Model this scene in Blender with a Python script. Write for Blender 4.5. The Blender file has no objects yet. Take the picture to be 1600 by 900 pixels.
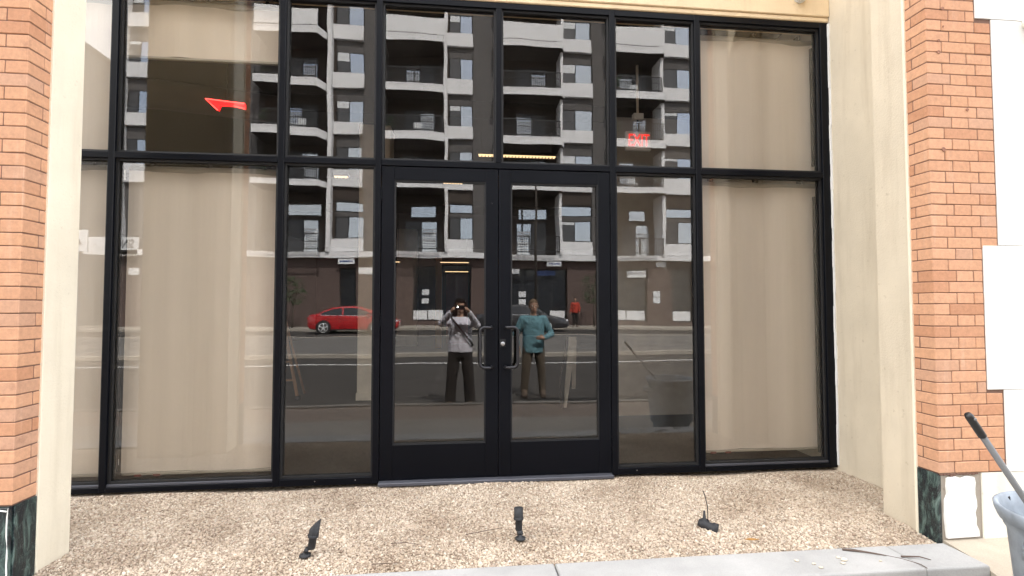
import bpy, bmesh, math, random
import numpy as np
from mathutils import Vector, Matrix, Euler
R = math.radians
rng = random.Random(7)
sc = bpy.context.scene
COL = sc.collection

# ---------------------------------------------------------------- camera
cam_d = bpy.data.cameras.new('camera')
cam = bpy.data.objects.new('camera', cam_d)
COL.objects.link(cam)
cam.location = (0.0, -4.05, 1.359)
cam.rotation_euler = (R(90 + 2.123), 0, R(-6.03))
cam_d.sensor_width = 36.0
cam_d.lens = 794.15 / 1600 * 36.0
cam_d.clip_start = 0.01
cam_d.clip_end = 1000
sc.camera = cam

# ---------------------------------------------------------------- world and sun (bright, hazy day)
SUN_EL, SUN_AZ = 53, 24          # azimuth measured clockwise from +Y
w = bpy.data.worlds.new('World')
sc.world = w
w.use_nodes = True
nt = w.node_tree
nt.nodes.clear()
out = nt.nodes.new('ShaderNodeOutputWorld')
bg = nt.nodes.new('ShaderNodeBackground')
bg.inputs['Strength'].default_value = 0.15
sky = nt.nodes.new('ShaderNodeTexSky')
sky.sky_type = 'NISHITA'
sky.sun_disc = False
sky.sun_elevation = R(SUN_EL)
sky.sun_rotation = R(SUN_AZ)
sky.air_density = 1.0
sky.dust_density = 2.0
tc = nt.nodes.new('ShaderNodeTexCoord')
mp = nt.nodes.new('ShaderNodeMapping')
mp.inputs['Scale'].default_value = (1, 1, 2.2)
nz = nt.nodes.new('ShaderNodeTexNoise')
nz.inputs['Scale'].default_value = 2.2
nz.inputs['Detail'].default_value = 7
rp = nt.nodes.new('ShaderNodeValToRGB')
rp.color_ramp.elements[0].position = 0.32
rp.color_ramp.elements[1].position = 0.60
mx = nt.nodes.new('ShaderNodeMixRGB')
mx.inputs['Color2'].default_value = (7.4, 7.2, 6.9, 1)
nt.links.new(tc.outputs['Generated'], mp.inputs['Vector'])
nt.links.new(mp.outputs['Vector'], nz.inputs['Vector'])
nt.links.new(nz.outputs['Fac'], rp.inputs['Fac'])
nt.links.new(rp.outputs['Color'], mx.inputs['Fac'])
nt.links.new(sky.outputs['Color'], mx.inputs['Color1'])
nt.links.new(mx.outputs['Color'], bg.inputs['Color'])
nt.links.new(bg.outputs['Background'], out.inputs['Surface'])

sun_d = bpy.data.lights.new('sun', 'SUN')
sun_d.energy = 3.1
sun_d.angle = R(0.6)
sun_d.color = (1.0, 0.95, 0.87)
sun = bpy.data.objects.new('sun', sun_d)
COL.objects.link(sun)
sd = Vector((math.sin(R(SUN_AZ)) * math.cos(R(SUN_EL)), math.cos(R(SUN_AZ)) * math.cos(R(SUN_EL)), math.sin(R(SUN_EL))))
sun.rotation_euler = (-sd).to_track_quat('-Z', 'Y').to_euler()
sun.location = sd * 60

sc.view_settings.view_transform = 'Standard'
sc.view_settings.look = 'None'
sc.view_settings.exposure = 2.48
sc.view_settings.gamma = 1.0
sc.view_settings.use_curve_mapping = False
sc.render.engine = 'CYCLES'
sc.cycles.use_denoising = True
sc.cycles.max_bounces = 7
sc.cycles.transparent_max_bounces = 16
sc.cycles.caustics_reflective = False
sc.cycles.caustics_refractive = False

# ---------------------------------------------------------------- materials
MATS = {}
def nmat(name):
    m = bpy.data.materials.new(name)
    m.use_nodes = True
    MATS[name] = m
    return m, m.node_tree, m.node_tree.nodes['Principled BSDF']
def N(nt, t, **kw):
    n = nt.nodes.new(t)
    for k, v in kw.items():
        if k in n.inputs: n.inputs[k].default_value = v
        else: setattr(n, k, v)
    return n
def coords(nt, scale=(1, 1, 1), kind='Object'):
    tc = N(nt, 'ShaderNodeTexCoord')
    mp = N(nt, 'ShaderNodeMapping')
    mp.inputs['Scale'].default_value = scale
    nt.links.new(tc.outputs[kind], mp.inputs['Vector'])
    return mp.outputs['Vector']
def world_coords(nt, scale=(1, 1, 1)):
    g = N(nt, 'ShaderNodeNewGeometry')
    mp = N(nt, 'ShaderNodeMapping')
    mp.inputs['Scale'].default_value = scale
    nt.links.new(g.outputs['Position'], mp.inputs['Vector'])
    return mp.outputs['Vector']
def noise(nt, vec, scale, detail=4, rough=0.55):
    n = N(nt, 'ShaderNodeTexNoise')
    n.inputs['Scale'].default_value = scale
    n.inputs['Detail'].default_value = detail
    n.inputs['Roughness'].default_value = rough
    nt.links.new(vec, n.inputs['Vector'])
    return n.outputs['Fac']
def ramp(nt, fac, stops):
    r = N(nt, 'ShaderNodeValToRGB')
    el = r.color_ramp.elements
    while len(el) < len(stops): el.new(0.5)
    for e, (p, c) in zip(el, stops):
        e.position = p
        e.color = (*c, 1) if len(c) == 3 else c
    nt.links.new(fac, r.inputs['Fac'])
    return r.outputs['Color']
def mixc(nt, fac, a, b, mode='MIX'):
    m = N(nt, 'ShaderNodeMixRGB', blend_type=mode)
    for sock, v in (('Fac', fac), ('Color1', a), ('Color2', b)):
        if isinstance(v, (int, float)): m.inputs[sock].default_value = v
        elif isinstance(v, tuple): m.inputs[sock].default_value = (*v, 1)
        else: nt.links.new(v, m.inputs[sock])
    return m.outputs['Color']
def bump(nt, p, height, strength, dist=0.01):
    b = N(nt, 'ShaderNodeBump')
    b.inputs['Strength'].default_value = strength
    b.inputs['Distance'].default_value = dist
    nt.links.new(height, b.inputs['Height'])
    nt.links.new(b.outputs['Normal'], p.inputs['Normal'])
def simple(name, col, rough=0.6, metal=0.0, var=0.08, nscale=6, bstr=0.0, bscale=80, emit=None, estr=0, spec=None):
    m, nt, p = nmat(name)
    v = world_coords(nt)
    f = noise(nt, v, nscale, 5)
    lo = tuple(c * (1 - var) for c in col); hi = tuple(min(1, c * (1 + var)) for c in col)
    nt.links.new(ramp(nt, f, [(0.3, lo), (0.7, hi)]), p.inputs['Base Color'])
    p.inputs['Roughness'].default_value = rough
    p.inputs['Metallic'].default_value = metal
    if spec is not None: p.inputs['Specular IOR Level'].default_value = spec
    if bstr: bump(nt, p, noise(nt, v, bscale, 4), bstr, 0.004)
    if emit:
        p.inputs['Emission Color'].default_value = (*emit, 1)
        p.inputs['Emission Strength'].default_value = estr
    return m
def stucco(name, col, dirt=(0.45, 0.38, 0.3), amt=0.25, bstr=0.35):
    m, nt, p = nmat(name)
    v = world_coords(nt)
    f = noise(nt, v, 2.3, 6)
    base = ramp(nt, f, [(0.3, tuple(c * 0.92 for c in col)), (0.7, tuple(min(1, c * 1.05) for c in col))])
    sv = world_coords(nt, (9, 9, 0.9))
    sf = noise(nt, sv, 1.0, 6, 0.65)
    st = ramp(nt, sf, [(0.5, (0, 0, 0)), (0.8, (amt, amt, amt))])
    base = mixc(nt, st, base, tuple(a * b for a, b in zip(col, dirt)))
    spf = noise(nt, v, 26, 3)
    sp = ramp(nt, spf, [(0.66, (0, 0, 0)), (0.76, (amt, amt, amt))])
    base = mixc(nt, sp, base, tuple(a * b for a, b in zip(col, dirt)))
    nt.links.new(base, p.inputs['Base Color'])
    p.inputs['Roughness'].default_value = 0.9
    p.inputs['Specular IOR Level'].default_value = 0.2
    bump(nt, p, noise(nt, v, 75, 5, 0.7), bstr, 0.006)
    return m
def brick_mat():
    m, nt, p = nmat('brick_clay')
    oi = N(nt, 'ShaderNodeObjectInfo')
    c = ramp(nt, oi.outputs['Random'], [(0.0, (0.50, 0.255, 0.15)), (0.2, (0.58, 0.32, 0.195)), (0.55, (0.63, 0.36, 0.225)), (0.8, (0.60, 0.335, 0.20)), (1.0, (0.55, 0.33, 0.225))])
    v = world_coords(nt)
    f = noise(nt, v, 40, 6, 0.7)
    c = mixc(nt, 0.5, c, ramp(nt, f, [(0.3, (0.62, 0.6, 0.6)), (0.7, (1.1, 1.08, 1.05))]), 'MULTIPLY')
    sp = ramp(nt, noise(nt, v, 9, 5, 0.7), [(0.62, (0, 0, 0)), (0.74, (0.55, 0.55, 0.55))])
    c = mixc(nt, sp, c, (0.33, 0.175, 0.115))
    wv = world_coords(nt, (14, 14, 1.3))
    wsf = ramp(nt, noise(nt, wv, 1, 5, 0.6), [(0.6, (0, 0, 0)), (0.75, (0.35, 0.35, 0.35))])
    c = mixc(nt, wsf, c, (0.68, 0.50, 0.39))
    nt.links.new(c, p.inputs['Base Color'])
    p.inputs['Roughness'].default_value = 0.88
    p.inputs['Specular IOR Level'].default_value = 0.2
    bump(nt, p, noise(nt, v, 130, 5, 0.7), 0.25, 0.004)
    return m
def marble_mat():
    m, nt, p = nmat('green_marble')
    v = world_coords(nt, (1, 1, 0.42))
    n1 = N(nt, 'ShaderNodeTexNoise')
    n1.inputs['Scale'].default_value = 13; n1.inputs['Detail'].default_value = 9; n1.inputs['Roughness'].default_value = 0.68; n1.inputs['Distortion'].default_value = 1.6
    nt.links.new(v, n1.inputs['Vector'])
    n2 = N(nt, 'ShaderNodeTexNoise')
    n2.inputs['Scale'].default_value = 30; n2.inputs['Detail'].default_value = 6; n2.inputs['Distortion'].default_value = 2.5
    nt.links.new(v, n2.inputs['Vector'])
    c = ramp(nt, n1.outputs['Fac'], [(0.42, (0.006, 0.008, 0.013)), (0.50, (0.012, 0.022, 0.024)), (0.56, (0.05, 0.085, 0.078)), (0.68, (0.17, 0.235, 0.215))])
    vein = ramp(nt, n2.outputs['Fac'], [(0.485, (0, 0, 0)), (0.5, (0.5, 0.5, 0.5)), (0.515, (0, 0, 0))])
    c = mixc(nt, vein, c, (0.17, 0.22, 0.20))
    nt.links.new(c, p.inputs['Base Color'])
    p.inputs['Roughness'].default_value = 0.32
    return m
def gravel_mat(name, pebble=True):
    m, nt, p = nmat(name)
    stops = [(0.0, (0.22, 0.17, 0.14)), (0.06, (0.30, 0.245, 0.205)), (0.25, (0.385, 0.325, 0.27)), (0.5, (0.445, 0.385, 0.325)),
             (0.68, (0.475, 0.42, 0.365)), (0.82, (0.42, 0.35, 0.305)), (0.95, (0.56, 0.52, 0.465)), (1.0, (0.36, 0.33, 0.30))]
    v = world_coords(nt)
    if pebble:
        g = N(nt, 'ShaderNodeNewGeometry')
        c = ramp(nt, g.outputs['Random Per Island'], stops)
    else:
        vo = N(nt, 'ShaderNodeTexVoronoi')
        vo.inputs['Scale'].default_value = 60
        nt.links.new(v, vo.inputs['Vector'])
        sep = N(nt, 'ShaderNodeSeparateColor')
        nt.links.new(vo.outputs['Color'], sep.inputs['Color'])
        c = mixc(nt, 1.0, ramp(nt, sep.outputs['Red'], stops), ramp(nt, vo.outputs['Distance'], [(0.3, (1, 1, 1)), (0.9, (0.45, 0.42, 0.4))]), 'MULTIPLY')
        bump(nt, p, vo.outputs['Distance'], -0.8, 0.02)
    big = ramp(nt, noise(nt, v, 1.7, 5, 0.6), [(0.3, (0.70, 0.645, 0.59)), (0.62, (1.08, 1.07, 1.05))])
    c = mixc(nt, 1.0, c, big, 'MULTIPLY')
    c = mixc(nt, 1.0, c, (1.20, 1.175, 1.11), 'MULTIPLY')
    nt.links.new(c, p.inputs['Base Color'])
    p.inputs['Roughness'].default_value = 0.85
    p.inputs['Specular IOR Level'].default_value = 0.25
    return m
def glass_mat(name, refl, tint, wav=0.0006, wscale=1.6):
    m, nt, p = nmat(name)
    nt.nodes.remove(p)
    o = nt.nodes['Material Output']
    tr = N(nt, 'ShaderNodeBsdfTransparent'); tr.inputs['Color'].default_value = (*tint, 1)
    gl = N(nt, 'ShaderNodeBsdfGlossy'); gl.inputs['Roughness'].default_value = 0.0
    gl.inputs['Color'].default_value = (0.97, 0.98, 1.0, 1)
    lw = N(nt, 'ShaderNodeLayerWeight'); lw.inputs['Blend'].default_value = 0.12
    mr = N(nt, 'ShaderNodeMapRange')
    mr.inputs['To Min'].default_value = refl; mr.inputs['To Max'].default_value = min(1.0, refl + 0.75)
    nt.links.new(lw.outputs['Fresnel'], mr.inputs['Value'])
    mxs = N(nt, 'ShaderNodeMixShader')
    nt.links.new(mr.outputs['Result'], mxs.inputs['Fac'])
    nt.links.new(tr.outputs['BSDF'], mxs.inputs[1]); nt.links.new(gl.outputs['BSDF'], mxs.inputs[2])
    df = N(nt, 'ShaderNodeBsdfDiffuse'); df.inputs['Color'].default_value = (0.62, 0.57, 0.50, 1)
    dv = world_coords(nt, (1, 1, 0.5))
    dust = ramp(nt, noise(nt, dv, 5, 7, 0.7), [(0.45, (0.0005,) * 3), (0.8, (0.007,) * 3)])
    mx2 = N(nt, 'ShaderNodeMixShader')
    nt.links.new(dust, mx2.inputs['Fac'])
    nt.links.new(mxs.outputs['Shader'], mx2.inputs[1]); nt.links.new(df.outputs['BSDF'], mx2.inputs[2])
    nt.links.new(mx2.outputs['Shader'], o.inputs['Surface'])
    if wav:
        b = N(nt, 'ShaderNodeBump'); b.inputs['Strength'].default_value = 1.0; b.inputs['Distance'].default_value = wav
        nt.links.new(noise(nt, world_coords(nt), wscale, 1, 0.4), b.inputs['Height'])
        nt.links.new(b.outputs['Normal'], gl.inputs['Normal'])
    return m
def emis(name, col, s):
    m, nt, p = nmat(name)
    p.inputs['Base Color'].default_value = (*col, 1)
    p.inputs['Emission Color'].default_value = (*col, 1)
    p.inputs['Emission Strength'].default_value = s
    return m

def frame_mat():
    m, nt, p = nmat('black_aluminium')
    v = world_coords(nt)
    f = noise(nt, v, 1.5, 3, 0.5)
    nt.links.new(ramp(nt, f, [(0.3, (0.0026, 0.0032, 0.0052)), (0.72, (0.0036, 0.0044, 0.0072))]), p.inputs['Base Color'])
    p.inputs['Roughness'].default_value = 0.30
    p.inputs['Specular IOR Level'].default_value = 0.14
    return m
def concrete_mat(name, col, stain=0.3):
    m, nt, p = nmat(name)
    v = world_coords(nt)
    c = ramp(nt, noise(nt, v, 2.5, 8, 0.65), [(0.28, tuple(a * 0.78 for a in col)), (0.7, tuple(min(1, a * 1.08) for a in col))])
    c = mixc(nt, ramp(nt, noise(nt, v, 14, 6, 0.7), [(0.6, (0, 0, 0)), (0.8, (stain,) * 3)]), c, tuple(a * 0.55 for a in col))
    c = mixc(nt, 0.35, c, ramp(nt, noise(nt, v, 160, 3), [(0.3, (0.75,) * 3), (0.7, (1.1,) * 3)]), 'MULTIPLY')
    nt.links.new(c, p.inputs['Base Color'])
    p.inputs['Roughness'].default_value = 0.92
    bump(nt, p, noise(nt, v, 120, 5, 0.7), 0.3, 0.004)
    return m
def shade_mat():
    m, nt, p = nmat('shade_fabric')
    v = world_coords(nt, (3.0, 3.0, 0.12))
    c = ramp(nt, noise(nt, v, 1.3, 3), [(0.3, (0.575, 0.515, 0.445)), (0.7, (0.69, 0.62, 0.54))])
    wv = N(nt, 'ShaderNodeTexChecker'); wv.inputs['Scale'].default_value = 700
    nt.links.new(world_coords(nt), wv.inputs['Vector'])
    nt.links.new(c, p.inputs['Base Color'])
    p.inputs['Roughness'].default_value = 0.9
    bump(nt, p, wv.outputs['Fac'], 0.15, 0.001)
    return m

M = {}
M['frame'] = frame_mat()
M['gasket'] = simple('black_rubber', (0.008, 0.008, 0.009), 0.7)
M['steel'] = simple('brushed_steel', (0.42, 0.42, 0.43), 0.32, 1.0)
M['handle'] = simple('dark_anodised_pull', (0.03, 0.03, 0.034), 0.3, 0.6)
M['threshold'] = simple('mill_aluminium', (0.085, 0.088, 0.105), 0.5, 0.3)
M['glass'] = glass_mat('storefront_glass', 0.051, (0.985, 0.975, 0.955), 0.0012)
M['cream'] = stucco('cream_stucco', (0.80, 0.735, 0.595), amt=0.25, bstr=0.6)
M['darkrender'] = stucco('dull_rear_render', (0.24, 0.20, 0.165), amt=0.3)
M['warmcream'] = stucco('warm_cream_stucco', (0.78, 0.62, 0.41), amt=0.2)  # cream with the warm bounce light of the street put into its colour
M['greige'] = stucco('shaded_stained_stucco', (0.63, 0.555, 0.435), amt=0.3, bstr=0.6)  # stained cream stucco, its colour darkened for the shade on right-hand faces
M['white'] = stucco('white_painted_stucco', (0.80, 0.795, 0.77), amt=0.1, bstr=0.25)
M['ivory'] = stucco('ivory_base_paint', (0.78, 0.75, 0.66), amt=0.25)
M['plaster'] = stucco('broken_plaster', (0.36, 0.32, 0.27), amt=0.4, bstr=0.8)
M['brick'] = brick_mat()
M['brickdark'] = simple('patched_brick', (0.30, 0.15, 0.10), 0.95, var=0.2, nscale=60)
M['mortar'] = simple('brown_mortar', (0.16, 0.09, 0.065), 0.95, bstr=0.5)
M['marble'] = marble_mat()
M['pebble'] = gravel_mat('pebble_mix', True)
M['gravelbase'] = gravel_mat('gravel_bed', False)
M['stripgravel'] = simple('planting_gravel', (0.27, 0.215, 0.175), 0.95, var=0.35, nscale=30, bstr=0.5)
M['kerb'] = concrete_mat('kerb_concrete', (0.39, 0.385, 0.375), 0.5)
M['walk'] = concrete_mat('sidewalk_concrete', (0.33, 0.30, 0.26), 0.3)
M['tanconc'] = concrete_mat('dusty_concrete', (0.44, 0.38, 0.30), 0.4)
M['asphalt'] = concrete_mat('asphalt', (0.036, 0.032, 0.029), 0.3)
M['track'] = concrete_mat('track_concrete', (0.125, 0.118, 0.11), 0.3)
M['paint'] = simple('road_paint', (0.55, 0.55, 0.54), 0.7)
M['earth'] = simple('dry_ground', (0.20, 0.16, 0.12), 0.95, bstr=0.4)
M['shade'] = shade_mat()
M['shaderail'] = simple('shade_rail', (0.33, 0.30, 0.25), 0.5)
M['rubber'] = simple('weathered_black_plastic', (0.018, 0.019, 0.022), 0.7, var=0.25, nscale=40)
M['greyplastic'] = simple('grey_plastic', (0.25, 0.285, 0.325), 0.55, var=0.3, nscale=9, bstr=0.1, bscale=60)
M['pole'] = simple('grey_pole', (0.16, 0.165, 0.17), 0.45)
M['grip'] = simple('black_grip', (0.012, 0.012, 0.013), 0.45)
M['twig'] = simple('dry_twig', (0.10, 0.07, 0.055), 0.9)
# interior
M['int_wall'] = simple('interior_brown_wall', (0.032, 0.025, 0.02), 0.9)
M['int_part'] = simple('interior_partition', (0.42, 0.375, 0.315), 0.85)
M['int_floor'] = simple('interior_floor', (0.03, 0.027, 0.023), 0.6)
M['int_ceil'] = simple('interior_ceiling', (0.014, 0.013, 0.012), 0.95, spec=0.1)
M['int_col'] = simple('interior_column', (0.74, 0.68, 0.57), 0.85)
M['int_red'] = simple('dark_red_panel', (0.14, 0.025, 0.022), 0.7)
M['wood'] = simple('amber_wood', (0.36, 0.19, 0.055), 0.5)
M['ladder'] = simple('ladder_wood', (0.30, 0.17, 0.09), 0.7)
M['exit'] = emis('exit_red', (1.0, 0.03, 0.015), 0.22)
M['neon'] = emis('neon_red', (1.0, 0.006, 0.010), 0.55)
M['neonglow'] = emis('neon_red_core', (1.0, 0.05, 0.04), 1.2)
M['lamp'] = emis('lamp_warm', (1.0, 0.70, 0.38), 0.3)
M['lampoff'] = simple('white_plastic', (0.75, 0.74, 0.70), 0.5)
# across the street
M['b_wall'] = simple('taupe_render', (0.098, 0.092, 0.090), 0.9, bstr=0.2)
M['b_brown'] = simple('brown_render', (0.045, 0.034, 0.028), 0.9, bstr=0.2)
M['b_ground'] = simple('rust_render', (0.092, 0.064, 0.056), 0.9, bstr=0.2)
M['b_white'] = simple('balcony_white', (0.70, 0.70, 0.71), 0.8, var=0.04)
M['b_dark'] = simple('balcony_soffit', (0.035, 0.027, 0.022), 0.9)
M['b_frame'] = simple('window_frame_dark', (0.02, 0.02, 0.022), 0.5)
M['b_screen'] = simple('insect_screen', (0.055, 0.057, 0.062), 0.5)
M['b_blind'] = simple('white_blind', (0.62, 0.64, 0.66), 0.7)
M['b_poster'] = simple('white_window_panel', (0.72, 0.73, 0.74), 0.6)
M['b_sign'] = simple('sign_blue', (0.05, 0.09, 0.25), 0.5)
M['b_grey'] = simple('grey_side_wall', (0.36, 0.35, 0.335), 0.9)
def winglass():
    m, nt, p = nmat('apartment_glass')
    p.inputs['Base Color'].default_value = (0.55, 0.60, 0.66, 1)
    p.inputs['Metallic'].default_value = 0.85
    p.inputs['Roughness'].default_value = 0.04
    b = N(nt, 'ShaderNodeBump'); b.inputs['Distance'].default_value = 0.004; b.inputs['Strength'].default_value = 1
    nt.links.new(noise(nt, world_coords(nt), 0.7, 1), b.inputs['Height']); nt.links.new(b.outputs['Normal'], p.inputs['Normal'])
    return m
M['b_glass'] = winglass()
M['bark'] = simple('grey_bark', (0.10, 0.08, 0.065), 0.95, bstr=0.4)
M['leaf'] = simple('leaf_green', (0.045, 0.075, 0.03), 0.7, var=0.4, nscale=3)
def carpaint(name, col):
    m, nt, p = nmat(name)
    p.inputs['Base Color'].default_value = (*col, 1)
    p.inputs['Roughness'].default_value = 0.28
    p.inputs['Coat Weight'].default_value = 1.0
    p.inputs['Coat Roughness'].default_value = 0.05
    return m
M['car_red'] = carpaint('red_car_paint', (0.42, 0.012, 0.016))
M['car_dark'] = carpaint('dark_car_paint', (0.03, 0.03, 0.033))
M['car_glass'] = simple('car_window_glass', (0.02, 0.023, 0.028), 0.08)
M['tyre'] = simple('tyre_rubber', (0.018, 0.018, 0.018), 0.8)
M['alloy'] = simple('alloy_wheel', (0.66, 0.67, 0.68), 0.4, 0.0)
M['taillight'] = simple('tail_light_red', (0.35, 0.01, 0.01), 0.25)
M['headlight'] = simple('headlight_clear', (0.72, 0.74, 0.76), 0.15)
# people
def cloth(name, col):
    m, nt, p = nmat(name)
    v = world_coords(nt, (1, 1, 0.45))
    f = noise(nt, v, 9, 3, 0.5)
    nt.links.new(ramp(nt, f, [(0.3, tuple(c * 0.8 for c in col)), (0.7, tuple(c * 1.1 for c in col))]), p.inputs['Base Color'])
    p.inputs['Roughness'].default_value = 0.95
    n2 = N(nt, 'ShaderNodeTexNoise'); n2.inputs['Scale'].default_value = 11; n2.inputs['Detail'].default_value = 3; n2.inputs['Distortion'].default_value = 1.2
    nt.links.new(v, n2.inputs['Vector'])
    bump(nt, p, n2.outputs['Fac'], 1.0, 0.05)
    return m
M['skin'] = simple('skin', (0.36, 0.21, 0.145), 0.6, var=0.05)
M['hair_dark'] = simple('dark_hair', (0.007, 0.005, 0.0045), 0.9, spec=0.1)
M['hair_brown'] = simple('brown_hair', (0.12, 0.075, 0.04), 0.7)
M['shirt_lav'] = cloth('pale_grey_shirt', (0.62, 0.61, 0.68))
M['shirt_teal'] = cloth('teal_shirt', (0.13, 0.27, 0.32))
M['pants_dark'] = cloth('dark_trousers', (0.018, 0.014, 0.013))
M['pants_khaki'] = cloth('khaki_trousers', (0.095, 0.075, 0.055))
M['boot'] = simple('brown_boot', (0.085, 0.058, 0.04), 0.8)
M['phone'] = simple('phone_black', (0.012, 0.012, 0.014), 0.3)
M['flash'] = emis('phone_flash', (1.0, 0.97, 0.9), 18.0)
M['eye'] = simple('eye_white', (0.7, 0.7, 0.7), 0.3)
M['lips'] = simple('lips', (0.30, 0.11, 0.09), 0.6)
M['orange'] = cloth('orange_red_cloth', (0.42, 0.05, 0.03))

# ---------------------------------------------------------------- mesh helpers
class MB:
    def __init__(s): s.bm = bmesh.new()
    def box(s, x0, x1, y0, y1, z0, z1, bev=0, seg=1):
        vs = [s.bm.verts.new((x, y, z)) for x in (x0, x1) for y in (y0, y1) for z in (z0, z1)]
        f = [(0, 1, 3, 2), (4, 6, 7, 5), (0, 4, 5, 1), (2, 3, 7, 6), (0, 2, 6, 4), (1, 5, 7, 3)]
        fs = [s.bm.faces.new([vs[i] for i in q]) for q in f]
        if bev:
            es = list({e for q in fs for e in q.edges})
            bmesh.ops.bevel(s.bm, geom=es, offset=bev, segments=seg, affect='EDGES', profile=0.5)
        return s
    def prism(s, poly, lo, hi, axis='y'):
        """poly: 2-D outline; extruded along axis from lo to hi."""
        def P(a, b, t):
            return {'y': (a, t, b), 'z': (a, b, t), 'x': (t, a, b)}[axis]
        A = [s.bm.verts.new(P(a, b, lo)) for a, b in poly]
        B = [s.bm.verts.new(P(a, b, hi)) for a, b in poly]
        s.bm.faces.new(A); s.bm.faces.new(B[::-1])
        n = len(poly)
        for i in range(n):
            s.bm.faces.new((A[i], B[i], B[(i + 1) % n], A[(i + 1) % n]))
        return s
    def loft(s, rings, cap=True, closed=True):
        vr = [[s.bm.verts.new(p) for p in r] for r in rings]
        n = len(vr[0])
        for a, b in zip(vr, vr[1:]):
            for i in range(n if closed else n - 1):
                s.bm.faces.new((a[i], a[(i + 1) % n], b[(i + 1) % n], b[i]))
        if cap and closed:
            s.bm.faces.new(vr[0][::-1]); s.bm.faces.new(vr[-1])
        return s
    def tube(s, path, r, n=10, cap=True):
        path = [Vector(p) for p in path]
        rs = r if isinstance(r, (list, tuple)) else [r] * len(path)
        rings = []
        up = None
        for i, p in enumerate(path):
            t = (path[min(i + 1, len(path) - 1)] - path[max(i - 1, 0)]).normalized()
            if up is None:
                up = Vector((0, 0, 1)) if abs(t.z) < 0.9 else Vector((0, 1, 0))
            a = t.cross(up).normalized(); b = a.cross(t).normalized(); up = b
            rings.append([p + (a * math.cos(k * 2 * math.pi / n) + b * math.sin(k * 2 * math.pi / n)) * rs[i] for k in range(n)])
        return s.loft(rings, cap)
    def lathe(s, prof, c=(0, 0, 0), n=24, axis='z'):
        rings = []
        for r, h in prof:
            rr = []
            for k in range(n):
                a = 2 * math.pi * k / n
                u, v = max(r, 1e-4) * math.cos(a), max(r, 1e-4) * math.sin(a)
                rr.append({'z': (c[0] + u, c[1] + v, c[2] + h), 'y': (c[0] + u, c[1] + h, c[2] + v), 'x': (c[0] + h, c[1] + u, c[2] + v)}[axis])
            rings.append(rr)
        return s.loft(rings, True)
    def ball(s, c, r, seg=12, sc3=(1, 1, 1)):
        mat = Matrix.Translation(c) @ Matrix.Diagonal((*[r * q for q in sc3], 1))
        bmesh.ops.create_uvsphere(s.bm, u_segments=seg, v_segments=max(6, seg // 2 + 2), radius=1, matrix=mat)
        return s
    def xform(s, mat):
        bmesh.ops.transform(s.bm, matrix=mat, verts=s.bm.verts); return s
    def mesh(s, name, mat, smooth=False):
        bmesh.ops.recalc_face_normals(s.bm, faces=s.bm.faces)
        me = bpy.data.meshes.new(name)
        s.bm.to_mesh(me); s.bm.free()
        me.materials.append(mat)
        if smooth: me.shade_smooth()
        return me
    def build(s, name, mat, parent=None, smooth=False, local=False):
        """mesh given in world coordinates (or the parent's own when local)."""
        off = Vector((0, 0, 0))
        if parent is not None and not local:
            q = parent
            while q is not None:
                off += q.location; q = q.parent
            s.xform(Matrix.Translation(-off))
        me = s.mesh(name, mat, smooth)
        o = bpy.data.objects.new(name, me)
        COL.objects.link(o)
        o.parent = parent
        return o
def smooth_by_angle(o, deg=40):
    me = o.data
    me.shade_smooth()
    bm = bmesh.new(); bm.from_mesh(me)
    for e in bm.edges:
        e.smooth = (len(e.link_faces) == 2 and e.calc_face_angle(0) < R(deg))
    bm.to_mesh(me); bm.free()
    return o
def thing(name, label, cat, loc=(0, 0, 0), rz=0, group=None):
    o = bpy.data.objects.new(name, None)
    o.empty_display_size = 0.1
    COL.objects.link(o)
    o.location = loc; o.rotation_euler = (0, 0, rz)
    return tag(o, label, cat, group)
def tag(o, label, cat, group=None):
    o['label'] = label; o['category'] = cat
    if group: o['group'] = group
    return o
def struct(o, label=None):
    o['kind'] = 'structure'
    if label: o['label'] = label
    return o
def BX(name, mat, parent, x0, x1, y0, y1, z0, z1, bev=0.0):
    return MB().box(x0, x1, y0, y1, z0, z1, bev).build(name, mat, parent)
def link_copy(o, parent=None, loc=None):
    c = o.copy(); COL.objects.link(c); c.parent = parent
    if loc is not None: c.location = loc
    return c
def copy_tree(o, parent=None):
    c = link_copy(o, parent)
    for ch in o.children: copy_tree(ch, c)
    return c

# ---------------------------------------------------------------- ground, road, pavements
def sheet(name, mat, x0, x1, pts):
    """strip along X; pts = [(y, z), ...]"""
    mb = MB()
    rows = [(mb.bm.verts.new((x0, y, z)), mb.bm.verts.new((x1, y, z))) for y, z in pts]
    for a, b in zip(rows, rows[1:]):
        mb.bm.faces.new((a[0], a[1], b[1], b[0]))
    o = mb.build(name, mat)
    return struct(o)
RZ = lambda y: -0.31 + 0.0158 * (-4.27 - y)
sheet('ground', M['earth'], -300, 300, [(300, -0.55), (-300, -0.55)])
sheet('sidewalk', M['walk'], -60, 60, [(-1.5, -0.198), (-3.12, -0.205)])
sheet('planting_strip', M['stripgravel'], -60, 60, [(-3.10, -0.215), (-3.6, -0.205), (-4.15, -0.215)])
k = MB().box(-60, 60, -4.27, -4.12, -0.5, -0.19, 0.015, 2).build('street_kerb', M['walk']); struct(k)
sheet('road', M['asphalt'], -80, 80, [(-4.26, -0.31), (-12.0, RZ(-12.0)), (-25.6, RZ(-25.6))])
o = sheet('track_bed', M['track'], -80, 80, [(-12.05, RZ(-12.05) + 0.10), (-19.6, RZ(-19.6) + 0.10)])
for yy, nm in ((-12.0, 'track_kerb'), (-19.65, 'track_kerb')):
    struct(MB().box(-80, 80, yy - 0.09, yy + 0.09, RZ(yy) - 0.2, RZ(yy) + 0.115, 0.01).build(nm, M['walk']))
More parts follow.
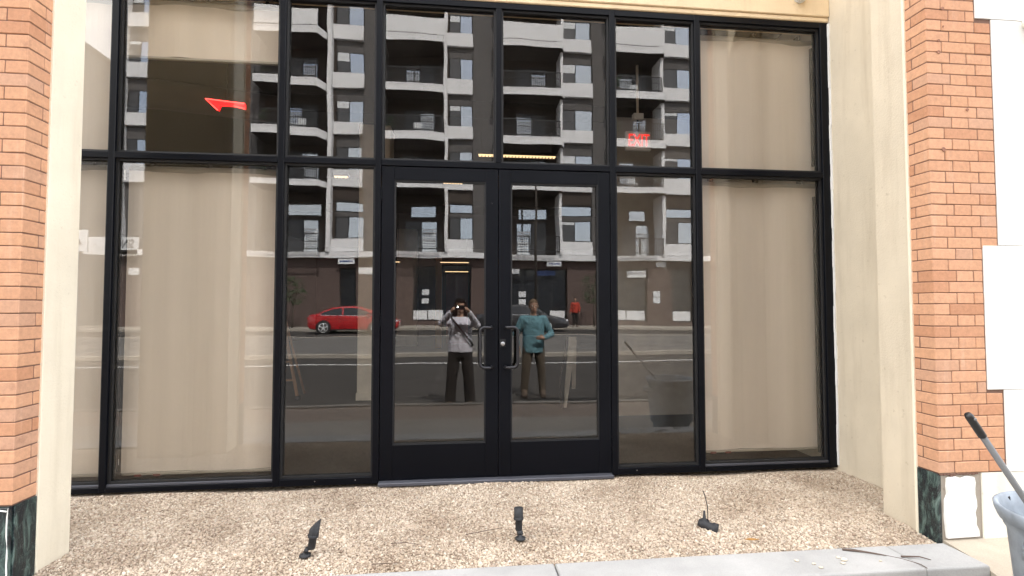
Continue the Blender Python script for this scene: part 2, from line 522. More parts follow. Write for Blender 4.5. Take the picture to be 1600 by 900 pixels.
for yy in (-13.3, -14.74, -17.0, -18.44):
    struct(MB().box(-80, 80, yy - 0.035, yy + 0.035, RZ(yy) + 0.06, RZ(yy) + 0.112).build('steel_rail', M['pole']))
for yy, wd in ((-10.3, 0.14), (-20.6, 0.10)):
    sheet('lane_line', M['paint'], -80, 80, [(yy + wd / 2, RZ(yy + wd / 2) + 0.005), (yy - wd / 2, RZ(yy - wd / 2) + 0.005)])
struct(MB().box(-80, 80, -25.75, -25.55, -0.4, RZ(-25.6) + 0.14, 0.015).build('far_kerb', M['walk']))
FZ = RZ(-25.6) + 0.135
sheet('far_sidewalk', M['walk'], -80, 80, [(-25.74, FZ), (-31, FZ + 0.03)])

# ---------------------------------------------------------------- storefront building shell
bld = thing('storefront_building', 'cream stucco storefront recess with header and side wall around the dark glazing', 'building', (0.3, 0, 0))
def soft_slab(name, mat, x0, x1, y0, y1, z0, z1, bev=0.006):
    return BX(name, mat, bld, x0, x1, y0, y1, z0, z1, bev)
TOP = 5.25
soft_slab('side_wall', M['greige'], 3.212, 3.6, -1.13, 1.0, -0.3, TOP - 0.002)
soft_slab('header', M['warmcream'], -6.5, 3.211, -0.010, 0.22, 3.846, 3.885)
soft_slab('upper_wall', M['warmcream'], -6.6, 3.211, -0.022, 14.0, 3.887 + 0.25, 6.1)  # unseen height and depth shaped to keep sun off the recess
soft_slab('upper_wall', M['warmcream'], -6.6, 3.211, -0.022, 0.24, 3.887, 3.887 + 0.248)
soft_slab('sun_block_roof', M['plaster'], 3.62, 18.0, -0.95, 22.0, 4.10, TOP - 0.01)  # unseen slabs added over the shop to block the sun
soft_slab('sun_block_roof', M['plaster'], -6.6, 3.6, 14.01, 22.0, 4.14, TOP - 0.01)
soft_slab('sun_block_wing', M['cream'], -22.0, -6.62, -0.02, 22.0, -0.3, 6.1)  # unseen side masses added to stop sun coming round the ends
soft_slab('sun_block_wing', M['cream'], 8.62, 18.0, -0.9, 22.0, -0.3, 4.09)
soft_slab('cream_bead', M['cream'], 2.812, 2.86, -1.157, -1.140, -0.1, TOP - 0.1, 0.002)
# small rough strip of sealant at the right jamb
mb = MB()
for i in range(34):
    z = 0.02 + i * 0.112
    wv = 0.006 + 0.006 * rng.random()
    mb.box(3.2105 - wv, 3.2115, -0.016 - 0.008 * rng.random(), 0.0, z, z + 0.115)
mb.build('sealant_edge', M['white'], bld)
# little lamp on the wall above the glazing, at the top edge of the picture
sl = thing('wall_lamp', 'small white round lamp on the cream wall above the right window', 'lamp', (2.93, -0.022, 4.04))
MB().lathe([(0.0, -0.075), (0.03, -0.07), (0.047, -0.05), (0.05, -0.02), (0.047, 0.0)], (2.93, -0.03, 4.045), 20, 'y').build('lamp_bowl', M['lampoff'], sl, True)
MB().lathe([(0.058, -0.012), (0.058, 0.0)], (2.93, -0.022, 4.045), 20, 'y').build('lamp_base', M['lampoff'], sl, True)

# ---------------------------------------------------------------- bricks
BR = {}
def brick_mesh(w, d, h):
    key = (round(w, 3), round(d, 3), round(h, 3))
    if key not in BR:
        vs = []
        for _ in range(2):
            mb = MB().box(-w / 2, w / 2, -d / 2, d / 2, -h / 2, h / 2, 0.0035)
            for v in mb.bm.verts:
                v.co += Vector((rng.uniform(-1, 1), rng.uniform(-1, 1), rng.uniform(-1, 1))) * 0.0009
            vs.append(mb.mesh('brick', M['brick']))
        BR[key] = vs
    return rng.choice(BR[key])
def put_brick(parent, x0, x1, y0, y1, z0, z1, j=0.0038):
    me = brick_mesh(x1 - x0 - j, y1 - y0 - j * (0 if False else 1), z1 - z0 - j)
    o = bpy.data.objects.new('brick', me)
    COL.objects.link(o)
    o.parent = parent
    o.location = Vector(((x0 + x1) / 2, (y0 + y1) / 2 + rng.uniform(-0.0012, 0.0012), (z0 + z1) / 2)) - parent.location
    o.rotation_euler = (rng.uniform(-0.004, 0.004), rng.uniform(-0.003, 0.003), rng.uniform(-0.004, 0.004))
    return o
PITCH = 0.0667
# right pier -----------------------------------------------------
rp_ = thing('brick_pier', 'orange brick pier right of the window, between cream post and white wall', 'pier', (2.95, -1.2, -0.2))
BX('stucco_post', M['greige'], rp_, 2.824, 3.3, -1.142, -0.885, -0.2, TOP, 0.006)
BX('mortar_core', M['mortar'], rp_, 2.8245, 3.9, -1.2945, -1.143, 0.373, TOP)
z = 0.376; row = 0
while z < 4.28:
    lim = 3.262 if (1.731 < z + 0.03 < 3.135 or z + 0.03 < 0.862) else 3.155
    if row % 2 == 0:
        xs = [2.82, 2.927, 3.152, 3.262]
    else:
        xs = [2.82, 2.979, 3.092, 3.262]
    xs = [x for x in xs if x < lim - 0.02] + [lim]
    for i, (a, b) in enumerate(zip(xs, xs[1:])):
        deep = 0.105 if (row % 2 and i == 0) else 0.152
        put_brick(rp_, a, b, -1.30, -1.30 + deep, z, z + PITCH)
        if row % 2 and i == 0:
            put_brick(rp_, a, a + 0.10, -1.30 + 0.105, -1.148, z, z + PITCH)
    z += PITCH; row += 1
for hx, hz_, hr_ in [(2.937, 3.182, 0.012), (2.904, 2.981, 0.009), (2.902, 2.909, 0.012), (2.915, 2.311, 0.014), (3.083, 2.561, 0.01), (2.937, 3.07, 0.006)]:
    MB().lathe([(hr_, 0.0), (hr_ * 0.8, -0.003), (hr_ * 0.3, -0.0015), (0.0, -0.001)], (hx, -1.301, hz_), 12, 'y').build('anchor_mark', M['brickdark'], rp_)
# base of the right pier: marble return, white patched panel, groove
BX('marble_slab', M['marble'], rp_, 2.818, 2.842, -1.288, -1.147, -0.06, 0.371, 0.002)
BX('backing', M['plaster'], rp_, 2.842, 3.9, -1.288, -1.143, -0.2, 0.372)
poly = [(2.862, 0.0), (3.06, 0.004)]
zz = 0.004
while zz < 0.35:
    poly.append((3.062 + rng.uniform(-0.012, 0.010) - 0.012 * (zz / 0.35), zz)); zz += 0.035
poly += [(3.047, 0.349), (3.0, 0.356), (2.965, 0.345), (2.93, 0.357), (2.885, 0.352), (2.872, 0.345), (2.868, 0.30), (2.872, 0.255), (2.857, 0.22), (2.852, 0.12)]
MB().prism(poly, -1.303, -1.286).build('white_panel', M['white'], rp_)
BX('rear_panel', M['greige'], rp_, 2.835, 3.205, -0.8845, -0.876, -0.2, TOP - 0.1, 0.002)
# ragged crumble under the lowest course
mb = MB()
for i in range(12):
    x = 2.83 + i * 0.021
    mb.box(x, x + 0.02, -1.300 + 0.004 * rng.random(), -1.285, 0.371 - 0.012 * rng.random() - 0.004, 0.3755, 0.002)
mb.build('mortar_crumble', M['mortar'], rp_)

# white wall right of the pier
ww = thing('white_wall', 'white painted stone wall with stepped blocks at the right edge', 'wall', (4.5, -1.2, -0.2))
BX('wall_base', M['ivory'], ww, 3.104, 18.0, -1.297, -0.9, -0.2, 0.371, 0.004)
for x0, z0, z1, dy in ((3.269, 0.374, 0.860, 0), (3.159, 0.863, 1.729, 0.002), (3.266, 1.732, 3.133, 0), (3.159, 3.136, TOP, 0.002)):
    BX('quoin_block', M['white'], ww, x0, 3.62 + dy * 90, -1.301 - dy * 0.5, -1.0, z0, z1, 0.002)
for z0, z1 in ((0.374, 1.729), (1.732, 3.133), (3.136, TOP)):
    BX('wall_block', M['white'], ww, 3.805, 18.0, -1.300, -1.0, z0, z1, 0.002)
    BX('wall_block', M['white'], ww, 3.62, 3.80, -1.2985, -1.0, z0, z1, 0.002)
# small carved scroll bracket high on the white wall
mb = MB()
mb.lathe([(0.0, -0.06), (0.035, -0.06), (0.05, -0.02), (0.05, 0.02), (0.03, 0.04), (0, 0.04)], (3.52, -1.33, 3.12), 18, 'y')
mb.lathe([(0.0, -0.05), (0.025, -0.05), (0.032, 0.0), (0.0, 0.03)], (3.545, -1.335, 3.03), 14, 'y')
mb.build('scroll_ornament', M['ivory'], ww, True)

# left pillar ----------------------------------------------------
lp = thing('brick_pillar', 'free-standing pillar with orange brick face and cream side at the left edge', 'pillar', (-2.55, -1.1, -0.2))
BX('stucco_core', M['cream'], lp, -2.938, -2.153, -1.142, -0.915, -0.2, TOP, 0.006)
BX('cream_bead', M['cream'], lp, -2.19, -2.144, -1.157, -1.140, -0.2, TOP - 0.1, 0.002)
BX('mortar_core', M['mortar'], lp, -2.936, -2.1565, -1.2965, -1.1425, 0.39, TOP)
z = 0.393; row = 0
while z < 4.28:
    xs = [-2.152, -2.259, -2.484, -2.594, -2.82, -2.94] if row % 2 == 0 else [-2.152, -2.311, -2.424, -2.65, -2.94]
    for i, (b, a) in enumerate(zip(xs, xs[1:])):
        deep = 0.105 if (row % 2 and i == 0) else 0.152
        put_brick(lp, a, b, -1.302, -1.302 + deep, z, z + PITCH)
        if row % 2 and i == 0:
            put_brick(lp, b - 0.10, b, -1.302 + 0.105, -1.149, z, z + PITCH)
    z += PITCH; row += 1
BX('marble_slab', M['marble'], lp, -2.176, -2.150, -1.288, -1.147, -0.2, 0.388, 0.002)
BX('marble_slab', M['marble'], lp, -2.94, -2.157, -1.312, -1.29, -0.2, 0.386, 0.002)
BX('backing', M['plaster'], lp, -2.93, -2.177, -1.289, -1.143, -0.2, 0.389)
BX('rear_panel', M['cream'], lp, -2.93, -2.17, -0.9145, -0.905, -0.2, TOP - 0.1, 0.002)
# white crack of mortar running down the marble joint
pth = [(-2.163 + rng.uniform(-0.004, 0.004), -1.3115, 0.385 - i * 0.045) for i in range(14)]
MB().tube(pth, [0.0035 if i % 4 else 0.0012 for i in range(14)], 6).build('marble_joint', M['white'], lp)
MB().tube([(-2.30, -1.313, 0.383), (-2.22, -1.3135, 0.379), (-2.166, -1.3135, 0.37)], 0.0035, 6).build('marble_joint', M['white'], lp)

# ---------------------------------------------------------------- kerb of the gravel bed
kb = struct(bpy.data.objects.new('kerb', None)); COL.objects.link(kb); kb.location = (0, -1.43, -0.2)
for x0, x1, dz in ((-6.5, -2.0, 0), (-1.995, 0.517, 0.001), (0.523, 2.463, 0), (2.468, 2.835, -0.002)):
    mb = MB().box(x0, x1, -1.56, -1.296, -0.3, -0.02 + dz)
    es = [e for e in mb.bm.edges if all(v.co.z > -0.1 for v in e.verts)]
    bmesh.ops.bevel(mb.bm, geom=es, offset=0.014, segments=3, affect='EDGES', profile=0.5)
    mb.build('kerb_section', M['kerb'], kb, False)
MB().tube([(2.20, -1.30, -0.0195), (2.33, -1.38, -0.0198), (2.42, -1.45, -0.0196), (2.47, -1.52, -0.0196), (2.475, -1.553, -0.024)], 0.0022, 5).build('kerb_crack', M['twig'], kb)
# dusty concrete beside the kerb, sloping down to the pavement
mb = MB()
prof = [(-1.29, -0.012), (-1.45, -0.03), (-1.75, -0.10), (-2.25, -0.196), (-2.6, -0.2)]
rows = [(mb.bm.verts.new((2.842, y, zz)), mb.bm.verts.new((6.5, y, zz))) for y, zz in prof]
low = [(mb.bm.verts.new((2.842, y, -0.4)), mb.bm.verts.new((6.5, y, -0.4))) for y, zz in prof]
for a, b, c, d in zip(rows, rows[1:], low, low[1:]):
    mb.bm.faces.new((a[0], a[1], b[1], b[0])); mb.bm.faces.new((a[0], b[0], d[0], c[0])); mb.bm.faces.new((a[1], c[1], d[1], b[1]))
struct(mb.build('concrete_apron', M['tanconc']))

# ---------------------------------------------------------------- gravel bed
def gz(x, y):
    return -0.022 + 0.010 * math.sin(x * 1.9 + 0.6) * math.sin(y * 3.1 + 1.0) + 0.006 * math.sin(x * 5.3) * math.cos(y * 7) \
        + 0.05 * max(0, 1 - abs(x + 2.2) / 0.5) * max(0, 1 - abs(y + 1.15) / 0.35) * 0.6 - 0.012 * max(0, -y - 1.1) / 0.2
mb = MB()
nx, ny = 90, 16
gv = [[mb.bm.verts.new((-5 + (3.215 + 5) * i / nx, 0.12 - 1.42 * j / ny, gz(-5 + 8.215 * i / nx, 0.12 - 1.42 * j / ny) - 0.0025)) for j in range(ny + 1)] for i in range(nx + 1)]
for i in range(nx):
    for j in range(ny):
        mb.bm.faces.new((gv[i][j], gv[i + 1][j], gv[i + 1][j + 1], gv[i][j + 1]))
struct(mb.build('gravel_bed', M['gravelbase'], None, True))

def pebbles():
    r = np.random.default_rng(3)
    g = (1 + 5 ** 0.5) / 2
    iv = np.array([(-1, g, 0), (1, g, 0), (-1, -g, 0), (1, -g, 0), (0, -1, g), (0, 1, g), (0, -1, -g), (0, 1, -g), (g, 0, -1), (g, 0, 1), (-g, 0, -1), (-g, 0, 1)], float)
    iv /= np.linalg.norm(iv[0])
    fi = np.array([(0, 11, 5), (0, 5, 1), (0, 1, 7), (0, 7, 10), (0, 10, 11), (1, 5, 9), (5, 11, 4), (11, 10, 2), (10, 7, 6), (7, 1, 8),
                   (3, 9, 4), (3, 4, 2), (3, 2, 6), (3, 6, 8), (3, 8, 9), (4, 9, 5), (2, 4, 11), (6, 2, 10), (8, 6, 7), (9, 8, 1)])
    sp = 0.0098
    X, Y = np.meshgrid(np.arange(-2.75, 3.20, sp), np.arange(-1.288, -0.02, sp))
    X = X.ravel(); Y = Y.ravel()
    n = len(X)
    X = X + r.uniform(-0.5, 0.5, n) * sp * 1.3; Y = Y + r.uniform(-0.5, 0.5, n) * sp * 1.3
    keep = (X < 3.2) & (Y < -0.012) & (Y > -1.296) & ~((X > 2.81) & (Y < -0.88)) & ~((X < -2.14) & (Y < -0.91))
    # a few strays thrown over the front edge of the kerb
    X, Y = X[keep], Y[keep]
    n = len(X)
    Z = np.array([gz(a, b) for a, b in zip(X, Y)]) + r.uniform(-0.003, 0.004, n)
    s = np.clip(r.lognormal(np.log(0.0063), 0.36, n), 0.003, 0.016)
    sc3 = np.stack([s * r.uniform(0.9, 1.25, n), s * r.uniform(0.7, 1.0, n), s * r.uniform(0.5, 0.8, n)], 1)
    a, b, c = r.uniform(0, 2 * np.pi, n), r.normal(0, 0.45, n), r.normal(0, 0.45, n)
    V = iv[None] * (1 + r.uniform(-0.22, 0.22, (n, 12, 1)))
    V = V * sc3[:, None, :]
    def rot(V, ang, i, j):
        ca, sa = np.cos(ang)[:, None], np.sin(ang)[:, None]
        W = V.copy(); W[..., i] = V[..., i] * ca - V[..., j] * sa; W[..., j] = V[..., i] * sa + V[..., j] * ca
        return W
    V = rot(rot(rot(V, b, 0, 2), c, 1, 2), a, 0, 1)
    V += np.stack([X, Y, Z], 1)[:, None, :]
    F = fi[None] + (np.arange(n) * 12)[:, None, None]
    me = bpy.data.meshes.new('gravel')
    nv, nf = n * 12, n * 20
    me.vertices.add(nv); me.vertices.foreach_set('co', V.reshape(-1).astype(np.float32))
    me.loops.add(nf * 3); me.loops.foreach_set('vertex_index', F.reshape(-1).astype(np.int32))
    me.polygons.add(nf); me.polygons.foreach_set('loop_start', (np.arange(nf) * 3).astype(np.int32))
    me.update(calc_edges=True); me.validate()
    me.materials.append(M['pebble'])
    o = bpy.data.objects.new('gravel', me); COL.objects.link(o)
    o['kind'] = 'stuff'; o['label'] = 'tan and cream crushed gravel filling the bed before the doors'; o['category'] = 'gravel'
pebbles()

# ---------------------------------------------------------------- glazing
def glass_pane(parent, x0, x1, y0, y1, z0, z1):
    c = Vector(((x0 + x1) / 2, (y0 + y1) / 2, (z0 + z1) / 2))
    me = MB().box(x0 - c.x, x1 - c.x, y0 - c.y, y1 - c.y, z0 - c.z, z1 - c.z).mesh('pane', M['glass'])
    o = bpy.data.objects.new('pane', me); COL.objects.link(o)
    o.parent = parent; o.location = c - parent.location
    o.rotation_euler = (rng.gauss(0, R(0.055)), 0, rng.gauss(0, R(0.055)))
    return o
FD0, FD1 = 0.0, 0.11           # frame depth
GY0, GY1 = 0.047, 0.053        # glass
sf = thing('storefront_glazing', 'black aluminium storefront frame holding the glass around the double doors', 'window frame', (0.3, 0.05, 0))
def bar(name, x0, x1, z0, z1, y0=FD0, y1=FD1, bev=0.0025, mat='frame', par=sf):
    return BX(name, M[mat], par, x0, x1, y0, y1, z0, z1, bev)
TB, TT = 2.475, 2.522          # transom bar
HB, HT = 3.795, 3.844          # head
for x0, x1 in ((-2.605, -2.560), (-1.391, -1.344), (-0.655, -0.607)):
    bar('mullion', x0, x1, 0.0, HT)
bar('mullion', 0.297, 0.343, TT, HB)
bar('mullion', 1.245, 1.292, 0.0, HT)
bar('mullion', 1.987, 2.033, 0.0, HT)
bar('jamb', 3.135, 3.209, 0.0, HT)
bays = [(-6.4, -2.605), (-2.560, -1.391), (-1.344, -0.655), (-0.607, 1.245), (1.292, 1.987), (2.033, 3.135)]
for i, (x0, x1) in enumerate(bays):
    bar('head', x0, x1, HB, HT, 0.002, FD1)
    bar('transom_bar', x0, x1, TB, TT, 0.002, FD1)
    if i != 3:
        h = 0.052 if i in (2, 4) else 0.038
        bar('sill', x0, x1, 0.0, h, 0.002, FD1)
        if i not in (2, 4):
            bar('sill_cap', x0, x1, h + 0.0005, h + 0.018, 0.012, FD1 - 0.004, 0.002, 'threshold')
# glazing stops (thin rims against the glass) and panes
def lite(x0, x1, z0, z1):
    t = 0.016
    mb = MB()
    for (a, b, c, d) in ((x0, x0 + t, z0, z1), (x1 - t, x1, z0, z1), (x0 + t, x1 - t, z0, z0 + t), (x0 + t, x1 - t, z1 - t, z1)):
        mb.box(a, b, 0.022, 0.044, c, d)
        mb.box(a, b, 0.056, 0.08, c, d)
    mb.build('glazing_stop', M['gasket'], sf)
    return glass_pane(sf, x0 + 0.004, x1 - 0.004, GY0, GY1, z0 + 0.004, z1 - 0.004)
for i, (x0, x1) in enumerate(bays):
    if i == 3:
        lite(x0, 0.297, TT, HB); lite(0.343, x1, TT, HB)
    else:
        lite(x0, x1, TT, HB)
        lite(x0, x1, 0.052 if i in (2, 4) else 0.057, TB)
# screw heads on the sills
for x in (-1.08, -0.78, 1.45):
    MB().lathe([(0.004, 0), (0.004, -0.002), (0.0, -0.003)], (x, 0.002, 0.032), 10, 'y').build('screw', M['steel'], sf)
th = tag(BX('door_threshold', M['threshold'], None, -0.604, 1.242, -0.055, 0.11, -0.01, 0.016, 0.004), 'grey metal threshold strip under the double doors', 'threshold')

def door(name, label, x0, x1, hinge_left):
    """glazed leaf; hinge_left tells on which side the pull is NOT."""
    d = thing(name, label, 'door', ((x0 + x1) / 2, 0.04, 0.02))
    Y0, Y1 = 0.004, 0.052
    z0, z1 = 0.022, 2.468
    gx0, gx1, gz0, gz1 = x0 + 0.098, x1 - 0.100, 0.288, 2.362
    BX('stile', M['frame'], d, x0, gx0, Y0, Y1, z0, z1, 0.0025)
    BX('stile', M['frame'], d, gx1, x1, Y0, Y1, z0, z1, 0.0025)
    BX('top_rail', M['frame'], d, gx0, gx1, Y0 + 0.0015, Y1, gz1, z1, 0.002)
    BX('bottom_rail', M['frame'], d, gx0, gx1, Y0 + 0.0015, Y1, z0, gz0, 0.002)
    mb = MB(); t = 0.011
    for (a, b, c, e) in ((gx0, gx0 + t, gz0, gz1), (gx1 - t, gx1, gz0, gz1), (gx0 + t, gx1 - t, gz0, gz0 + t), (gx0 + t, gx1 - t, gz1 - t, gz1)):
        mb.box(a, b, 0.012, 0.024, c, e)
    mb.build('glazing_stop', M['gasket'], d)
    glass_pane(d, gx0 + 0.003, gx1 - 0.003, 0.0285, 0.0345, gz0 + 0.003, gz1 - 0.003)
    # offset C pull
    if hinge_left:
        xa, xb = gx1 + 0.045, gx1 - 0.045
    else:
        xa, xb = gx0 - 0.045, gx0 + 0.047
    zl, zh = 0.882, 1.197
    pts = []
    Yp = -0.062
    s = 1 if xb > xa else -1
    pts.append((xa, 0.004, zl)); pts.append((xa, Yp + 0.02, zl)); pts.append((xa + s * 0.012, Yp, zl))
    pts.append((xb - s * 0.035, Yp, zl))
    for k in range(1, 7):
        a = k / 6 * math.pi / 2
        pts.append((xb - s * 0.035 + s * 0.035 * math.sin(a), Yp, zl + 0.035 - 0.035 * math.cos(a)))
    top = [(x, y, zh + zl - zz) for x, y, zz in pts[::-1]]
    MB().tube(pts + top, 0.0125, 14).build('pull_handle', M['handle'], d, True)
    if not hinge_left:
        cx, cz = x0 + 0.032, 1.069
        lk = BX('lock_plate', M['gasket'], d, cx - 0.024, cx + 0.024, -0.002, 0.005, cz - 0.03, cz + 0.03, 0.002)
        MB().lathe([(0.017, 0.0), (0.017, -0.010), (0.013, -0.013), (0.0, -0.013)], (cx, -0.002, cz - 0.004), 18, 'y').build('cylinder', M['steel'], lk, True)
        BX('keyway', M['gasket'], lk, cx - 0.002, cx + 0.002, -0.0165, -0.0145, cz - 0.013, cz + 0.001)
    else:
        MB().lathe([(0.006, 0.0), (0.005, -0.003), (0.0, -0.004)], (x1 - 0.05, 0.004, 2.19), 10, 'y').build('rivet', M['gasket'], d)
    mb = MB()
    for zc in (0.25, 1.25, 2.25):
        hx = x0 - 0.002 if hinge_left else x1 + 0.002
        mb.tube([(hx, 0.0, zc - 0.05), (hx, 0.0, zc + 0.05)], 0.004, 8)
    mb.build('hinge', M['frame'], d)
    return d
door('glass_door', 'left leaf of the black framed glass double door, without the lock', -0.602, 0.3165, True)
door('glass_door', 'right leaf of the black framed glass double door, with the round lock', 0.3215, 1.2405, False)

# ---------------------------------------------------------------- roller shades behind the glass
def shade(label, x0, x1, z0, z1, yy, red=True, chain=None):
    s = thing('roller_shade', label, 'window shade', ((x0 + x1) / 2, yy, z0), 0, 'tan roller shades behind the storefront glass')
    mb = MB()
    n = 30
    f = []
    for k in range(n + 1):
        x = x0 + (x1 - x0) * k / n
        f.append((x, yy + 0.012 * math.sin(x * 8 + z0) + 0.004 * math.sin(x * 21 + 1)))
    b = [(x, y + 0.0015) for x, y in f[::-1]]
    mb.prism(f + b, z0, z1, 'z')
    mb.build('fabric', M['shade'], s)
    BX('bottom_rail', M['shaderail'], s, x0, x1, yy - 0.012, yy + 0.014, z0 - 0.022, z0 - 0.001, 0.004)
    MB().tube([(x0 - 0.01, yy + 0.02, z1 + 0.018), (x1 + 0.01, yy + 0.02, z1 + 0.018)], 0.027, 14).build('roller', M['shaderail'], s, True)
    for k in (0.12, 0.5, 0.88):
        xx = x0 + (x1 - x0) * k
        BX('bracket', M['gasket'], s, xx - 0.012, xx + 0.012, yy - 0.012, yy + 0.05, z1 + 0.038, z1 + 0.075, 0.002)
    if red:
        for k in (0.08, 0.2):
            xx = x0 + (x1 - x0) * k
            BX('clip', M['int_red'], s, xx, xx + 0.05, yy - 0.015, yy + 0.016, z0 - 0.030, z0 - 0.014, 0.002)
    if chain:
        mb = MB()
        mb.tube([(chain, yy - 0.02, z1), (chain, yy - 0.02, z0 + 0.10)], 0.004, 8)
        mb.tube([(chain + 0.022, yy - 0.02, z1), (chain + 0.022, yy - 0.02, z0 + 0.10)], 0.004, 8)
        mb.build('chain', M['lampoff'], s)
        BX('chain_weight', M['lampoff'], s, chain - 0.012, chain + 0.034, yy - 0.03, yy - 0.012, z0 + 0.06, z0 + 0.11, 0.004)
shade('tan shade half lowered in the upper left window above the red arrow', -2.60, -1.40, 3.33, 3.75, 0.16, False)
shade('tall tan shade fully lowered left of the doors', -2.535, -1.40, 0.10, 2.415, 0.15, True, -2.585)
shade('tan shade filling the upper right window', 2.06, 3.17, 2.545, 3.72, 0.15, False)
shade('tall tan shade fully lowered right of the doors', 2.06, 3.17, 0.135, 2.415, 0.15, True)
shade('grey tan shade in the narrow upper pane beside the left pillar', -3.9, -2.625, 2.55, 3.72, 0.15, False)
shade('grey tan shade in the narrow lower pane beside the left pillar', -3.9, -2.64, 0.10, 2.415, 0.15, False)
# dark blind guide channels beside the shades
for (x, z0, z1, nm) in ((-2.548, 0.12, 2.33, 0), (3.118, 2.6, 3.66, 1), (3.118, 0.1, 2.33, 2)):
    bar('guide_channel', x - 0.010, x + 0.010, z0, z1, 0.084, 0.11, 0.002, 'gasket')

# ---------------------------------------------------------------- interior of the shop
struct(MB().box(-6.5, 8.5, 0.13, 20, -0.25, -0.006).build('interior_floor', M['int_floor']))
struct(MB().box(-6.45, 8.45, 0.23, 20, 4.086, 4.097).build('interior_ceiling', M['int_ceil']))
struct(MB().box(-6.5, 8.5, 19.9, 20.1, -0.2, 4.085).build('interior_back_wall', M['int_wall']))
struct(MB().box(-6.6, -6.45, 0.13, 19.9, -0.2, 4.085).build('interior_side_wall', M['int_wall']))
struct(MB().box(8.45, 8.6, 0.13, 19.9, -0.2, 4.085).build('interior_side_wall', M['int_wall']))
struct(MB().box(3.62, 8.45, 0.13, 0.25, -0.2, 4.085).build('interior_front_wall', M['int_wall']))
tag(BX('partition_wall', M['int_part'], None, 1.95, 8.4, 2.2, 2.35, -0.2, 3.79, 0.004), 'tan interior partition wall seen behind the exit sign', 'wall')
def column(label, x0, x1, y0, y1, mat='int_col'):
    c = thing('interior_column', label, 'column', ((x0 + x1) / 2, (y0 + y1) / 2, 0))
    BX('shaft', M[mat], c, x0, x1, y0, y1, -0.1, 4.08, 0.01)
    BX('base_trim', M[mat], c, x0 - 0.012, x1 + 0.012, y0 - 0.012, y1 + 0.012, -0.1, 0.10, 0.004)
column('pale column inside, close behind the left sidelight', -1.47, -1.02, 3.62, 4.05)
column('tan column deep inside, seen through the left door', -2.13, -1.46, 13.9, 14.5)
BX('dado', M['int_wall'], None, 2.0, 2.01, 2.19, 2.2, 0, 0.01) if False else None
tag(BX('red_banner', M['int_red'], None, -0.45, 0.36, 15.0, 15.06, -0.1, 2.6, 0.005), 'dark red banner deep inside behind the left door', 'banner')
tag(BX('wood_post', M['wood'], None, -0.75, -0.55, 13.0, 13.2, -0.1, 3.0, 0.01), 'amber wooden post deep inside behind the left door', 'post')
# ceiling ducts and beams
for i, (y0, z0) in enumerate(((2.6, 3.86), (6.0, 3.84), (9.6, 3.84))):
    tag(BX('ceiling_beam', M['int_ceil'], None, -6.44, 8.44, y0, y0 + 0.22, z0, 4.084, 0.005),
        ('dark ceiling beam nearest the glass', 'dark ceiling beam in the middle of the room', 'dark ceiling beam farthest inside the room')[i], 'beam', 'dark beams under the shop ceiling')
dk = thing('ceiling_duct', 'dull round air duct under the ceiling left of the arrow', 'duct', (-3.5, 2.0, 3.6))
MB().tube([(-6.2, 1.9, 3.72), (-3.3, 1.9, 3.72), (-2.2, 2.3, 3.75)], 0.16, 16).build('duct_run', M['int_wall'], dk, True)
MB().lathe([(0.168, -0.03), (0.168, 0.03)], (-4.2, 1.9, 3.72), 16, 'x').build('duct_collar', M['int_ceil'], dk, True)
# strip lights
def striplight(label, x0, x1, y, z, w=0.09):
    s = thing('strip_light', label, 'ceiling light', ((x0 + x1) / 2, y, z), 0, 'lit strip lights inside the shop')
    BX('housing', M['int_ceil'], s, x0 - 0.02, x1 + 0.02, y - w / 2 - 0.015, y + w / 2 + 0.015, z + 0.005, z + 0.05, 0.004)
    BX('tube', M['lamp'], s, x0, x1, y - w / 2, y + w / 2, z - 0.012, z + 0.004, 0.003)
    mb = MB()
    n = max(3, int((x1 - x0) / 0.05))
    for k in range(n + 1):
        x = x0 + (x1 - x0) * k / n
        mb.box(x - 0.004, x + 0.004, y - w / 2, y + w / 2, z - 0.035, z - 0.014)
    mb.build('louvre', M['int_ceil'], s)
    mb = MB()
    for x in (x0 + 0.05, x1 - 0.05):
        mb.tube([(x, y, z + 0.05), (x, y, 4.086)], 0.004, 6)
    mb.build('hanger', M['int_ceil'], s)
striplight('short lit strip light seen in the left sidelight', -2.22, -1.99, 5.3, 3.70)
striplight('lit strip light seen at the top of the left door', -0.29, 0.07, 5.53, 3.70)
striplight('long lit strip light above the right door', 0.30, 1.50, 3.72, 3.70)
striplight('lower lit strip light deep inside behind the left door', -0.53, 0.30, 11.0, 2.67)
striplight('second lit strip light deep inside, below the other', -0.40, 0.30, 11.6, 2.44)
striplight('small lit lamp deep inside left of the column', -1.90, -1.70, 11.0, 2.67)
# exit sign
def text_mesh(name, body, size, mat, parent, loc, rot, depth=0.004, sx=1.0):
    cu = bpy.data.curves.new(name, 'FONT')
    cu.body = body; cu.size = size; cu.extrude = depth; cu.align_x = 'CENTER'; cu.align_y = 'CENTER'
    tmp = bpy.data.objects.new('tmp_text', cu); COL.objects.link(tmp)
    dg = bpy.context.evaluated_depsgraph_get()
    me = bpy.data.meshes.new_from_object(tmp.evaluated_get(dg))
    bpy.data.objects.remove(tmp); bpy.data.curves.remove(cu)
    me.name = name
    me.materials.clear(); me.materials.append(mat)
    o = bpy.data.objects.new(name, me); COL.objects.link(o)
    o.parent = parent
    base = parent.location if parent else Vector((0, 0, 0))
    o.location = Vector(loc) - base; o.rotation_euler = rot; o.scale = (sx, 1, 1)
    return o
ex = thing('exit_sign', 'red lit EXIT sign hanging inside behind the right sidelight', 'exit sign', (2.0, 1.4, 3.22))
BX('sign_box', M['lampoff'], ex, 1.855, 2.145, 1.40, 1.44, 3.11, 3.325, 0.006)
text_mesh('letters', 'EXIT', 0.195, M['exit'], ex, (2.005, 1.396, 3.218), (R(90), 0, 0), 0.003, 0.62)
